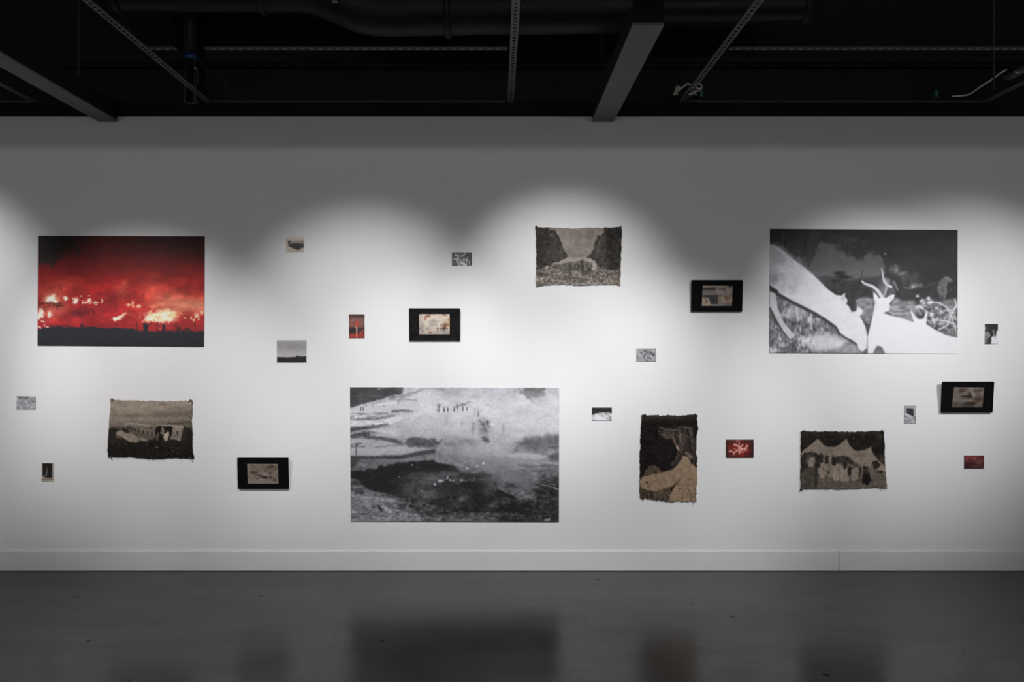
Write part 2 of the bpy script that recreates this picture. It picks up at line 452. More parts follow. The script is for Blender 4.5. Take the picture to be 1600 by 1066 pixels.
class Pic:
    def __init__(s, corners, px, base=128):
        # corners TL, TR, BR, BL in drawing units; px = samples (columns, rows)
        s.W, s.H = px
        u = np.linspace(0, 1, s.W, dtype=np.float32)[None, :]; v = np.linspace(0, 1, s.H, dtype=np.float32)[:, None]
        s.c = np.array(corners, np.float32)
        a, b, c, d = s.c
        s.X = (a[0] * (1 - u) + b[0] * u) * (1 - v) + (d[0] * (1 - u) + c[0] * u) * v
        s.Y = (a[1] * (1 - u) + b[1] * u) * (1 - v) + (d[1] * (1 - u) + c[1] * u) * v
        s.x0, s.y0 = s.c.min(0); s.x1, s.y1 = s.c.max(0)
        s.img = np.empty((s.H, s.W, 3), np.float32); s.img[:] = s.col(base)
        s.seed = 1

    @staticmethod
    def col(c):
        return np.array(c if hasattr(c, '__len__') else (c, c, c * 1.025), np.float32)

    def sl(s, xa, ya, xb, yb, m=0):
        mx = 0.02 * (s.x1 - s.x0) + m; my = 0.02 * (s.y1 - s.y0) + m
        fx = (s.W - 1) / (s.x1 - s.x0); fy = (s.H - 1) / (s.y1 - s.y0)
        i0 = max(0, int((xa - mx - s.x0) * fx)); i1 = min(s.W, int((xb + mx - s.x0) * fx) + 2)
        j0 = max(0, int((ya - my - s.y0) * fy)); j1 = min(s.H, int((yb + my - s.y0) * fy) + 2)
        return slice(j0, max(j0, j1)), slice(i0, max(i0, i1))

    def n(s, sx, sy=None, octv=4, k=None):
        s.seed += 1
        return fbm(s.X, s.Y, sx, sy, s.seed, octv)

    def put(s, r, m, col, tex=None):
        m = m[..., None]
        c = s.col(col)
        if tex:
            s.seed += 1
            t = fbm(s.X[r], s.Y[r], tex[1], tex[2] if len(tex) > 2 else tex[1], s.seed, 4)[..., None]
            c = c + (t - 0.5) * 2 * tex[0] * (c / max(float(c.max()), 1))
        s.img[r] = s.img[r] * (1 - m) + c * m

    def xy(s, r, warp):
        x, y = s.X[r], s.Y[r]
        if warp:
            s.seed += 1
            n1 = fbm(x, y, warp[1], None, s.seed, 3); n2 = fbm(x, y, warp[1], None, s.seed + 31, 3)
            x = x + (n1 - 0.5) * 2 * warp[0]; y = y + (n2 - 0.5) * 2 * warp[0]
        return x, y

    def poly(s, pts, col, soft=4, a=1.0, warp=None, tex=None):
        P = np.array(pts, np.float32)
        m = soft + (warp[0] if warp else 0)
        r = s.sl(P[:, 0].min(), P[:, 1].min(), P[:, 0].max(), P[:, 1].max(), m)
        if s.X[r].size == 0: return
        x, y = s.xy(r, warp)
        d2 = np.full(x.shape, 1e12, np.float32); ins = np.zeros(x.shape, bool)
        for i in range(len(P)):
            ax, ay = P[i]; bx, by = P[(i + 1) % len(P)]
            ex, ey = bx - ax, by - ay
            L = ex * ex + ey * ey + 1e-9
            t = np.clip(((x - ax) * ex + (y - ay) * ey) / L, 0, 1)
            d2 = np.minimum(d2, (x - ax - t * ex) ** 2 + (y - ay - t * ey) ** 2)
            if ay != by:
                ins ^= ((ay > y) != (by > y)) & (x < ex * (y - ay) / (by - ay) + ax)
        sd = np.sqrt(d2) * np.where(ins, 1, -1)
        s.put(r, sstep(-soft, soft, sd) * a, col, tex)

    def line(s, pts, w, col, soft=3, a=1.0, w2=None, warp=None, tex=None):
        P = np.array(pts, np.float32)
        w2 = w if w2 is None else w2
        m = max(w, w2) + soft + (warp[0] if warp else 0)
        r = s.sl(P[:, 0].min(), P[:, 1].min(), P[:, 0].max(), P[:, 1].max(), m)
        if s.X[r].size == 0: return
        x, y = s.xy(r, warp)
        best = np.full(x.shape, 1e9, np.float32)
        nn = max(len(P) - 1, 1)
        for i in range(len(P) - 1):
            ax, ay = P[i]; bx, by = P[i + 1]
            ex, ey = bx - ax, by - ay
            t = np.clip(((x - ax) * ex + (y - ay) * ey) / (ex * ex + ey * ey + 1e-9), 0, 1)
            ww = w + (w2 - w) * (i + t) / nn
            best = np.minimum(best, np.sqrt((x - ax - t * ex) ** 2 + (y - ay - t * ey) ** 2) - ww / 2)
        s.put(r, sstep(soft, -soft, best) * a, col, tex)

    def blob(s, cx, cy, rx, ry, col, a=1.0, rot=0, p=2.0, warp=None, tex=None):
        R = max(rx, ry) * 2.2
        r = s.sl(cx - R, cy - R, cx + R, cy + R, warp[0] if warp else 0)
        if s.X[r].size == 0: return
        x, y = s.xy(r, warp)
        c, n = math.cos(rot), math.sin(rot)
        dx, dy = x - cx, y - cy
        q = ((dx * c + dy * n) / rx) ** 2 + ((-dx * n + dy * c) / ry) ** 2
        s.put(r, a * np.exp(-q ** (p / 2)), col, tex)

    def puff(s, cx, cy, rx, ry, col, a=1.0, size=90, lo=0.35, hi=0.65, rot=0):
        R = max(rx, ry) * 2.0
        r = s.sl(cx - R, cy - R, cx + R, cy + R)
        if s.X[r].size == 0: return
        x, y = s.X[r], s.Y[r]
        s.seed += 1
        n = fbm(x, y, size, size * 0.8, s.seed, 4)
        c, nn = math.cos(rot), math.sin(rot)
        dx, dy = x - cx, y - cy
        q = ((dx * c + dy * nn) / rx) ** 2 + ((-dx * nn + dy * c) / ry) ** 2
        s.put(r, a * np.exp(-q) * (0.25 + 0.75 * sstep(lo, hi, n)), col)

    def speck(s, x0, y0, x1, y1, count, size, col, a=0.8, seed=0, aspect=1.0):
        rg = random.Random(seed + 77)
        for _ in range(count):
            k = rg.uniform(0.5, 1.2)
            s.blob(rg.uniform(x0, x1), rg.uniform(y0, y1), size * k * aspect, size * k, col, a * rg.uniform(0.5, 1), p=2.5)

    def band(s, amp, sx, sy=None, x=None, y=None):
        # multiply by noise, optionally inside a soft rectangle
        n = (s.n(sx, sy) - 0.5) * 2 * amp
        m = 1.0
        if x: m = m * sstep(x[0], x[0] + x[2], s.X) * sstep(x[1], x[1] - x[2], s.X)
        if y: m = m * sstep(y[0], y[0] + y[2], s.Y) * sstep(y[1], y[1] - y[2], s.Y)
        s.img *= (1 + n * m)[..., None]

    def grain(s, amp, size, octv=2):
        s.img += ((s.n(size, None, octv) - 0.5) * 2 * amp)[..., None]

    def blur(s, k=1, a=1.0):
        for _ in range(k):
            q = np.pad(s.img, ((1, 1), (1, 1), (0, 0)), 'edge')
            q = (q[:-2] + 2 * q[1:-1] + q[2:]) / 4
            q = (q[:, :-2] + 2 * q[:, 1:-1] + q[:, 2:]) / 4
            s.img += (q - s.img) * a

    def ramp(s, stops):
        ys = [q[0] for q in stops]; cs = np.array([s.col(q[1]) for q in stops])
        for k in range(3):
            s.img[..., k] = np.interp(s.Y, ys, cs[:, k])

    def shear(s, col, f, a=1.0):
        # blend a colour in with a mask f(X, Y)
        s.put((slice(None), slice(None)), np.clip(f(s.X, s.Y), 0, 1) * a, col)


def figure(p, x, y, h, col=45, a=0.9, w=None, lean=0):
    w = w or h * 0.24
    if h > 40:
        p.blob(x, y - h * 0.52, h * 0.13, h * 0.30, col, a * 0.9, warp=(5, 14)); p.blob(x + 2, y - h * 0.9, h * 0.07, h * 0.10, col, a); p.blob(x - 3, y - h * 0.15, h * 0.06, h * 0.2, col, a * 0.7)
        return
    p.line([(x + lean * 0.2, y - h * 0.68), (x, y - h * 0.25)], w, col, h * 0.10, a, w * 0.8)
    p.blob(x + lean * 0.25, y - h * 0.90, h * 0.11, h * 0.12, col, a, p=3)
    p.line([(x - w * 0.2, y - h * 0.35), (x - w * 0.25, y)], w * 0.4, col, h * 0.06, a * 0.9)
    p.line([(x + w * 0.2, y - h * 0.35), (x + w * 0.25, y)], w * 0.4, col, h * 0.06, a * 0.8)


def pic_fire(px):
    p = Pic([(55, 48), (1515, 52), (1508, 1022), (50, 1012)], px)
    p.ramp([(40, (52, 13, 12)), (200, (68, 14, 14)), (330, (92, 18, 18)), (450, (128, 26, 25)), (560, (144, 30, 29)),
            (700, (150, 34, 36)), (800, (148, 36, 40)), (900, (130, 36, 40)), (1020, (40, 36, 40))])
    p.shear((36, 12, 11), lambda x, y: sstep(650, 1500, x) * sstep(330, 60, y), 0.85)
    p.shear((122, 25, 27), lambda x, y: sstep(620, 60, x) * sstep(110, 330, y) * sstep(640, 480, y), 0.8)
    p.band(0.13, 260, 150)
    p.band(0.06, 60, 46)
    # orange glow over the burning line
    p.shear((178, 62, 46), lambda x, y: sstep(760, 1180, x) * np.exp(-((y - 640) / 150) ** 2), 0.55)
    p.shear((210, 134, 104), lambda x, y: sstep(1040, 1360, x) * np.exp(-((y - 660) / 66) ** 2), 0.85)
    p.blob(1060, 560, 130, 150, (186, 82, 62), 0.5)
    p.blob(1210, 610, 130, 70, (204, 130, 102), 0.5)
    p.blob(230, 545, 170, 70, (192, 84, 62), 0.65)
    p.blob(300, 480, 120, 60, (176, 66, 52), 0.5)
    p.blob(780, 545, 70, 70, (184, 84, 64), 0.6); p.blob(815, 470, 26, 30, (188, 84, 60), 0.7)
    p.blob(250, 670, 90, 50, (200, 100, 76), 0.6); p.blob(170, 720, 110, 60, (204, 112, 88), 0.7)
    p.puff(560, 500, 160, 90, (112, 26, 27), 0.6)
    p.blob(715, 610, 58, 62, (98, 24, 28), 0.85); p.blob(660, 640, 60, 40, (108, 26, 30), 0.6)
    p.blob(900, 575, 70, 60, (140, 32, 30), 0.6)
    p.puff(470, 735, 240, 80, (100, 30, 36), 0.95, 110, 0.15, 0.45); p.puff(620, 600, 140, 60, (112, 28, 30), 0.8, 70, 0.2, 0.5); p.puff(330, 540, 90, 40, (124, 30, 30), 0.7, 50); p.blob(900, 780, 120, 40, (126, 34, 36), 0.7)
    p.blob(380, 560, 80, 60, (130, 30, 30), 0.6)
    p.shear((170, 40, 40), lambda x, y: np.exp(-((y - 795) / 34) ** 2) * sstep(100, 240, x), 0.45)
    p.puff(1390, 770, 160, 45, (132, 28, 30), 0.7, 60)
    # dark smoke in the corner
    p.poly([(40, 30), (520, 30), (455, 90), (420, 130), (400, 190), (365, 195), (338, 165), (300, 170), (272, 215), (255, 262), (215, 280),
            (190, 325), (160, 300), (140, 270), (92, 305), (40, 295)], (36, 27, 26), 24, 0.93, warp=(26, 70), tex=(9, 60))
    p.blob(200, 120, 130, 90, (30, 25, 24), 0.7)
    p.blob(470, 80, 90, 30, (44, 22, 20), 0.7)
    p.band(0.14, 110, 70, y=(330, 860, 80)); p.band(0.10, 40, 30, y=(420, 860, 80))
    # flames
    hot, cream = (246, 232, 210), (238, 206, 168)
    p.blob(175, 600, 62, 38, (232, 190, 150), 0.9, warp=(14, 24)); p.blob(168, 600, 40, 30, hot, 1, p=4, warp=(16, 18)); p.blob(215, 628, 26, 9, hot, 0.9)
    for x, y, a, b in ((296, 598, 20, 16), (388, 615, 22, 22), (372, 632, 18, 10), (500, 618, 22, 20), (445, 632, 7, 16), (470, 635, 12, 6), (560, 632, 20, 7),
                       (614, 620, 5, 18), (520, 640, 8, 6), (440, 576, 12, 4), (498, 572, 14, 3), (358, 600, 4, 10), (565, 650, 12, 5)):
        p.blob(x, y, a, b, hot if a > 9 else cream, 0.95, p=3, warp=(7, 12))
    for x, y, a, b in ((850, 655, 20, 13), (884, 640, 9, 24), (938, 666, 22, 14), (890, 668, 10, 9)):
        p.blob(x, y, a, b, (236, 190, 150), 0.95, p=3, warp=(6, 10))
    p.blob(1065, 668, 34, 18, (212, 120, 86), 0.9, p=3, warp=(8, 14)); p.blob(1140, 650, 55, 20, (214, 128, 96), 0.8)
    p.line([(728, 780), (765, 765), (800, 742), (826, 722)], 30, cream, 10, 0.95, 12, warp=(8, 16)); p.blob(752, 776, 34, 12, hot, 0.9, warp=(6, 12))
    p.line([(828, 728), (870, 736), (900, 748)], 20, (176, 70, 56), 16, 0.5)
    p.poly([(985, 790), (1010, 752), (1050, 728), (1100, 716), (1150, 690), (1200, 684), (1250, 708), (1300, 735), (1270, 768), (1225, 800), (1180, 800),
            (1140, 812), (1100, 792), (1060, 802), (1020, 795)], (232, 172, 124), 22, 0.95, warp=(22, 26), tex=(40, 18))
    p.blob(1130, 752, 104, 34, hot, 0.85, p=2, warp=(40, 18)); p.blob(1030, 772, 36, 22, hot, 0.9, warp=(12, 16)); p.blob(1190, 780, 50, 20, hot, 0.9, warp=(12, 16))
    p.blob(945, 755, 14, 26, (190, 84, 64), 0.6, rot=0.4)
    for x, y, a, b in ((1445, 748, 22, 22), (1492, 725, 12, 18), (1395, 770, 10, 14), (1420, 790, 10, 12), (1340, 770, 10, 10), (1465, 775, 10, 8)):
        p.blob(x, y, a, b, (240, 200, 160), 0.9, p=3, warp=(8, 12))
    for x, y, a, b in ((82, 730, 24, 46), (60, 760, 16, 26), (155, 740, 18, 30), (105, 800, 20, 8), (70, 850, 12, 8), (108, 835, 10, 6), (128, 850, 12, 5)):
        p.blob(x, y, a, b, hot, 0.95, p=3, warp=(12, 16))
    # scorched tree on the edge
    p.line([(50, 645), (150, 640), (270, 645)], 22, (62, 24, 22), 10, 0.85, 8, warp=(12, 18)); p.blob(235, 662, 40, 18, (52, 24, 22), 0.85, warp=(10, 14))
    p.line([(55, 680), (140, 672), (200, 650)], 8, (84, 32, 28), 6, 0.7)
    # ground, fence, two figures
    land = (34, 35, 41)
    p.poly([(30, 870), (90, 862), (150, 845), (240, 838), (330, 848), (440, 852), (560, 848), (640, 852), (760, 856), (860, 866), (960, 882), (1100, 886),
            (1230, 884), (1350, 878), (1530, 888), (1530, 1040), (30, 1040)], land, 9, 1, warp=(8, 22))
    p.shear((30, 31, 36), lambda x, y: sstep(900, 1010, y), 0.6)
    p.line([(150, 835), (300, 832), (340, 840)], 10, (70, 30, 36), 8, 0.7); p.line([(570, 838), (640, 828), (740, 826), (920, 826)], 4, (74, 30, 34), 4, 0.6)
    p.line([(920, 824), (1100, 822), (1260, 830), (1500, 832)], 4, (82, 34, 36), 4, 0.6)
    for x in (920, 1100, 1265, 1430): p.line([(x, 806), (x, 884)], 7, (54, 30, 34), 4, 0.85); p.line([(x - 14, 832), (x + 14, 832)], 4, (54, 30, 34), 3, 0.7)
    p.line([(740, 812), (742, 856)], 6, (60, 30, 34), 4, 0.7)
    p.blob(442, 838, 16, 22, land, 0.9, p=3); p.blob(880, 868, 18, 12, land, 0.9)
    p.line([(998, 900), (998, 838)], 46, land, 6, 1, 34); p.line([(985, 850), (974, 812)], 11, land, 4, 1, 6); p.line([(1012, 850), (1045, 812)], 11, land, 4, 1, 6); p.blob(999, 826, 15, 16, land, 1, p=4)
    p.line([(1158, 895), (1158, 842)], 32, land, 5, 1, 24); p.blob(1155, 830, 12, 14, land, 1, p=4)
    p.blob(1290, 858, 16, 14, land, 0.95, p=3); p.line([(1330, 878), (1360, 862), (1400, 876)], 12, land, 6, 0.9)
    p.blob(1125, 862, 6, 6, (200, 110, 84), 0.8)
    p.grain(4, 7)
    return p.img


def pic_steam(px):
    p = Pic([(33, 25), (1570, 27), (1568, 1017), (38, 1013)], px)
    p.ramp([(20, 186), (120, 196), (230, 196), (320, 186), (420, 166), (500, 148), (560, 122), (620, 104), (700, 90), (800, 74), (900, 64), (1020, 72)])
    p.shear(176, lambda x, y: sstep(700, 1150, x) * sstep(760, 560, y), 0.55)
    p.band(0.10, 240, 130); p.band(0.06, 80, 50)
    # hillside
    p.poly([(20, 10), (432, 10), (424, 60), (418, 78), (330, 92), (250, 118), (160, 140), (90, 160), (20, 178)], 80, 9, 1, warp=(7, 30), tex=(12, 90, 26))
    p.line([(240, 36), (300, 20)], 8, 176, 6, 0.8)
    p.line([(330, 108), (420, 92), (480, 84)], 18, 118, 10, 0.8, 8, warp=(8, 26)); p.line([(385, 122), (420, 112), (520, 120)], 12, 122, 8, 0.7)
    p.line([(460, 78), (520, 62), (560, 44)], 18, 132, 12, 0.8, 10, warp=(10, 24)); p.line([(560, 36), (700, 34)], 14, 150, 14, 0.7)
    p.puff(740, 42, 70, 22, 126, 0.8, 40); p.puff(800, 64, 60, 26, 140, 0.7, 40); p.puff(830, 30, 50, 16, 140, 0.6, 40)
    p.poly([(190, 158), (260, 142), (340, 132), (392, 134), (360, 146), (280, 156)], 222, 5, 1)
    p.poly([(40, 178), (190, 160), (420, 140), (520, 150), (520, 200), (300, 205), (40, 215)], 200, 14, 0.6)
    p.poly([(38, 228), (330, 226), (480, 236), (420, 262), (330, 300), (38, 316)], 206, 12, 0.8, tex=(14, 60, 14))
    # streaks in the snow
    for pts, w, c in (([(45, 222), (60, 218), (90, 220)], 5, 110), ([(110, 222), (160, 222), (215, 216), (310, 216)], 9, 84), ([(345, 205), (400, 198), (495, 200)], 18, 96), ([(350, 200), (430, 192), (470, 196)], 11, 72),
                      ([(38, 250), (62, 242)], 14, 92), ([(90, 258), (160, 262), (260, 252), (330, 240), (356, 234)], 15, 84), ([(130, 250), (220, 246), (300, 250)], 9, 100),
                      ([(40, 268), (110, 264)], 7, 124), ([(160, 240), (340, 232)], 4, 130)):
        p.line(pts, w, c, 9, 0.75, w * 0.5, warp=(3, 30), tex=(30, 20, 8))
    p.band(0.22, 34, 7, x=(30, 420, 30), y=(205, 300, 14))
    p.line([(28, 338), (120, 330), (220, 318), (312, 292)], 40, 70, 12, 0.9, 8, warp=(5, 60), tex=(18, 50, 9)); p.line([(150, 320), (240, 312), (330, 306)], 12, 104, 8, 0.8, 4); p.blob(203, 306, 10, 9, 60, 0.9)
    p.poly([(28, 368), (130, 352), (230, 356), (300, 378), (240, 382), (310, 392), (400, 418), (430, 450), (400, 452), (330, 430), (240, 412), (140, 398), (28, 398)], 76, 14, 0.92, warp=(7, 40), tex=(26, 36, 10))
    p.poly([(180, 362), (260, 362), (340, 380), (250, 388), (190, 378)], 186, 10, 0.85, warp=(8, 26))
    p.puff(330, 350, 90, 50, 204, 0.9, 50); p.puff(470, 320, 90, 60, 168, 0.7, 60); p.puff(600, 300, 150, 60, 176, 0.5)
    p.puff(560, 440, 160, 50, 96, 0.7, 40)
    p.poly([(440, 420), (490, 396), (560, 404), (640, 410), (720, 420), (690, 452), (660, 470), (580, 474), (500, 462), (450, 444)], 84, 16, 0.9, warp=(16, 30), tex=(20, 16))
    p.puff(760, 430, 150, 26, 118, 0.8, 60); p.puff(900, 425, 60, 22, 112, 0.8, 40)
    # light flat with the post
    p.poly([(34, 402), (200, 410), (330, 430), (460, 462), (560, 478), (680, 474), (560, 500), (400, 524), (200, 534), (34, 532)], 176, 10, 0.75, warp=(8, 40), tex=(14, 60, 12))
    for a, w, c in (([(34, 445), (60, 442), (90, 456), (140, 462)], 9, 86), ([(34, 460), (140, 462)], 8, 110), ([(215, 468), (330, 455), (400, 452)], 9, 120), ([(80, 440), (112, 437)], 10, 62)):
        p.line(a, w, c, 5, 0.85, w * 0.6, warp=(5, 16))
    p.line([(78, 448), (78, 545)], 5, 52, 2, 0.95)
    p.line([(34, 540), (200, 544), (400, 538), (520, 516), (650, 492)], 22, 62, 12, 0.9, 30, warp=(4, 50), tex=(20, 40, 12)); p.puff(600, 520, 90, 26, 70, 0.9, 40)
    p.poly([(34, 548), (120, 545), (90, 590), (60, 615), (34, 630)], 66, 14, 0.8)
    p.poly([(60, 610), (120, 560), (260, 556), (420, 560), (520, 560), (400, 580), (240, 615), (110, 638), (40, 640)], 112, 18, 0.8, tex=(18, 40, 18))
    p.puff(700, 520, 90, 40, 120, 0.6, 60)
    # steam clouds drifting to the top of the frame
    p.puff(560, 130, 130, 70, 208, 0.8, 90); p.puff(960, 100, 200, 70, 204, 0.7, 120); p.puff(1150, 300, 260, 170, 198, 0.75, 160)
    p.puff(1480, 250, 170, 150, 206, 0.85, 150); p.puff(1330, 190, 130, 60, 204, 0.6, 100); p.puff(720, 250, 200, 50, 196, 0.5, 90)
    p.poly([(1255, 50), (1320, 32), (1470, 30), (1475, 60), (1450, 100), (1400, 126), (1340, 104), (1300, 80)], 120, 24, 0.85, warp=(20, 40)); p.line([(1320, 40), (1400, 44), (1460, 36)], 14, 92, 10, 0.8); p.puff(1250, 50, 40, 18, 150, 0.6, 30)
    # dark ground to the right
    p.poly([(1235, 480), (1320, 400), (1400, 388), (1480, 382), (1580, 384), (1580, 480), (1500, 478), (1400, 500), (1300, 500)], 106, 30, 0.85, warp=(26, 50), tex=(16, 30))
    p.blob(1360, 430, 60, 36, 88, 0.6); p.blob(1555, 400, 26, 30, 82, 0.6); p.line([(1490, 470), (1570, 462)], 8, 74, 5, 0.7)
    p.puff(1050, 470, 170, 70, 172, 0.6, 90); p.puff(1160, 560, 190, 60, 142, 0.55, 80)
    p.poly([(1160, 520), (1260, 505), (1400, 512), (1490, 536), (1440, 550), (1330, 552), (1200, 545)], 178, 9, 0.85, tex=(10, 60, 10))
    p.poly([(1490, 530), (1580, 490), (1580, 570), (1500, 560)], 84, 18, 0.8, tex=(18, 26, 12)); p.line([(1440, 574), (1572, 592)], 7, 168, 4, 0.85)
    p.blob(1400, 591, 22, 8, 176, 0.9, p=3)
    for a, w, c in (([(1280, 590), (1370, 606), (1560, 600)], 16, 94), ([(1300, 640), (1420, 640), (1570, 622)], 14, 92), ([(1180, 640), (1290, 660), (1430, 668)], 8, 98), ([(1480, 640), (1570, 650)], 12, 78)):
        p.line(a, w, c, 9, 0.7, warp=(9, 22))
    p.puff(1390, 640, 40, 60, 142, 0.7, 50)
    # crater
    p.poly([(30, 640), (110, 640), (200, 622), (300, 598), (390, 578), (480, 568), (580, 560), (650, 566), (720, 590), (790, 606), (860, 640), (930, 660), (1060, 640), (1080, 700),
            (1130, 770), (1200, 790), (1260, 830), (1330, 850), (1400, 880), (1420, 920), (1300, 950), (1100, 946), (900, 945), (770, 936), (690, 905), (620, 880), (520, 866), (420, 838),
            (330, 815), (230, 796), (160, 770), (100, 716), (30, 700)], 42, 9, 0.97, warp=(10, 30), tex=(5, 40))
    p.poly([(1420, 690), (1500, 700), (1580, 690), (1580, 850), (1480, 840), (1400, 820), (1370, 760)], 52, 22, 0.9, warp=(20, 30), tex=(20, 14, 8))
    p.puff(1500, 760, 80, 60, 42, 0.8, 30); p.puff(860, 660, 80, 20, 60, 0.8, 30); p.puff(1000, 660, 70, 30, 52, 0.8, 30); p.puff(950, 690, 120, 12, 64, 0.6, 30)
    p.puff(960, 610, 100, 40, 138, 0.7, 50); p.puff(900, 640, 50, 20, 84, 0.6, 30)
    # steam rising inside
    p.puff(560, 800, 160, 90, 112, 0.85, 90, rot=-0.3); p.puff(500, 790, 90, 60, 104, 0.7, 60); p.puff(650, 690, 190, 34, 108, 0.75, 70); p.puff(560, 660, 70, 20, 86, 0.5, 40)
    p.puff(720, 660, 120, 26, 122, 0.7, 50); p.puff(850, 860, 80, 60, 100, 0.95, 60, 0.25, 0.55); p.puff(900, 790, 50, 30, 76, 0.7, 40); p.puff(1060, 800, 60, 40, 84, 0.8, 40)
    p.puff(1100, 890, 80, 34, 96, 0.9, 50, 0.25, 0.55, rot=-0.4); p.puff(1170, 860, 40, 40, 80, 0.7, 40); p.puff(700, 780, 60, 60, 70, 0.6, 50)
    p.puff(1150, 720, 110, 60, 138, 0.95, 60, 0.2, 0.5); p.puff(1260, 690, 90, 80, 130, 0.8, 70); p.puff(1310, 810, 80, 50, 142, 1, 50, 0.15, 0.45); p.puff(1250, 770, 60, 40, 112, 0.6, 40)
    p.puff(1340, 720, 60, 60, 124, 0.8, 50); p.line([(1150, 775), (1200, 805), (1260, 828)], 10, 150, 6, 0.7, warp=(8, 14)); p.blob(1210, 745, 50, 18, 50, 0.85, warp=(14, 16))
    p.poly([(1120, 775), (1180, 800), (1258, 832), (1230, 850), (1150, 820), (1090, 800)], 40, 7, 0.9)
    p.line([(640, 700), (760, 702), (880, 712), (1000, 700)], 10, 120, 8, 0.6, warp=(9, 20)); p.line([(770, 712), (830, 730), (870, 716)], 6, 128, 5, 0.6)
    p.line([(1360, 880), (1390, 905)], 7, 130, 5, 0.8); p.line([(1385, 820), (1400, 850), (1385, 880)], 9, 124, 5, 0.7, warp=(6, 10)); p.line([(1320, 915), (1350, 925)], 9, 92, 6, 0.7)
    for a in ([(1440, 738), (1480, 748), (1560, 770)], [(1500, 736), (1540, 745)], [(1380, 752), (1420, 762)], [(1540, 770), (1566, 776)], [(1400, 726), (1420, 722)]):
        p.line(a, 9, 150, 5, 0.8, warp=(4, 16))
    # steam spilling over the far rim
    p.puff(1110, 650, 120, 60, 132, 1.0, 80, 0.2, 0.5); p.puff(1010, 600, 120, 40, 140, 0.9, 70, 0.25, 0.55); p.puff(860, 600, 90, 30, 120, 0.7, 60); p.puff(1080, 720, 60, 50, 96, 0.7, 40)
    p.puff(620, 720, 150, 50, 100, 0.8, 60, 0.25, 0.6); p.puff(600, 830, 110, 50, 106, 0.7, 50); p.puff(760, 850, 50, 60, 66, 0.6, 40); p.puff(1420, 700, 120, 40, 110, 0.6, 60); p.puff(1450, 650, 110, 26, 120, 0.6, 40)
    p.band(0.3, 30, 12, x=(1340, 1620, 60), y=(600, 960, 60)); p.band(0.16, 40, 20, x=(30, 1000, 60), y=(540, 760, 50))
    # foreground bank
    p.poly([(28, 690), (90, 706), (120, 738), (150, 768), (190, 792), (240, 800), (320, 816), (420, 842), (520, 868), (620, 884), (690, 910), (770, 940), (900, 948), (1100, 948), (1300, 955),
            (1440, 960), (1580, 930), (1580, 1030), (28, 1030)], 92, 7, 1, warp=(7, 20), tex=(34, 26, 14))
    p.poly([(28, 790), (150, 806), (260, 815), (340, 836), (420, 872), (330, 890), (420, 930), (520, 960), (600, 1010), (500, 1030), (28, 1030)], 146, 18, 0.85, warp=(14, 30), tex=(22, 46, 16))
    p.poly([(420, 850), (560, 872), (700, 915), (900, 950), (1000, 990), (800, 980), (600, 950), (460, 905)], 72, 18, 0.8, warp=(12, 24), tex=(30, 16))
    p.puff(640, 990, 190, 26, 118, 0.8, 60); p.puff(900, 1000, 130, 20, 104, 0.8, 40); p.poly([(1120, 960), (1580, 925), (1580, 1030), (1120, 1030)], 52, 20, 0.7, tex=(34, 14, 8))
    p.poly([(1446, 1012), (1470, 995), (1510, 985), (1500, 1010)], 140, 6, 0.9)
    for a, w, c in (([(34, 758), (90, 760), (125, 752)], 16, 130), ([(40, 735), (110, 730)], 12, 70), ([(75, 800), (125, 798)], 22, 62), ([(160, 796), (200, 800)], 26, 118), ([(180, 788), (210, 800)], 6, 160), ([(120, 815), (340, 840)], 7, 96),
                    ([(200, 905), (245, 900), (268, 936)], 12, 66), ([(245, 905), (262, 935)], 16, 46), ([(120, 955), (200, 960), (270, 970)], 12, 84), ([(40, 850), (150, 855)], 6, 112), ([(60, 900), (170, 905)], 7, 116), ([(300, 866), (420, 880)], 7, 168), ([(460, 880), (640, 930)], 6, 128)):
        p.line(a, w, c, 8, 0.75, warp=(5, 22))
    p.band(0.3, 22, 12, x=(20, 1580, 30), y=(800, 1040, 60))
    # figures in the steam
    for x, y, h, c in ((112, 197, 30, 50), (130, 196, 28, 50), (152, 166, 18, 60), (199, 165, 18, 96), (281, 167, 16, 56), (388, 150, 22, 60), (62, 172, 16, 66), (680, 176, 28, 62), (692, 172, 26, 52), (672, 205, 24, 130), (686, 208, 32, 74), (722, 205, 36, 96),
                       (728, 206, 22, 62), (752, 206, 34, 58), (798, 204, 30, 62), (825, 180, 32, 56), (862, 198, 34, 54), (892, 196, 28, 58), (1035, 162, 18, 130), (1050, 162, 18, 120), (975, 244, 48, 100), (950, 230, 30, 164),
                       (855, 322, 64, 158), (938, 374, 92, 128), (1160, 370, 80, 150)):
        figure(p, x, y, h, c, 0.92)
    p.line([(800, 176), (830, 162), (870, 150), (918, 130)], 7, 112, 5, 0.8); p.blob(862, 152, 22, 7, 100, 0.8)
    p.puff(1025, 315, 36, 46, 92, 1.0, 26, 0.2, 0.5); p.blob(1043, 282, 9, 12, 64, 0.9); p.line([(985, 272), (1010, 296), (1030, 330)], 14, 100, 8, 0.8); p.blob(1030, 410, 26, 20, 92, 0.9, rot=0.5); p.line([(1010, 395), (1050, 425)], 16, 88, 9, 0.8)
    p.blob(1000, 350, 18, 30, 140, 0.7); p.blob(1075, 298, 16, 6, 222, 0.9); p.blob(940, 119, 10, 5, 230, 0.9); p.line([(1030, 232), (1090, 238), (1140, 236)], 12, 212, 9, 0.7); p.line([(1080, 208), (1150, 208)], 6, 214, 5, 0.6)
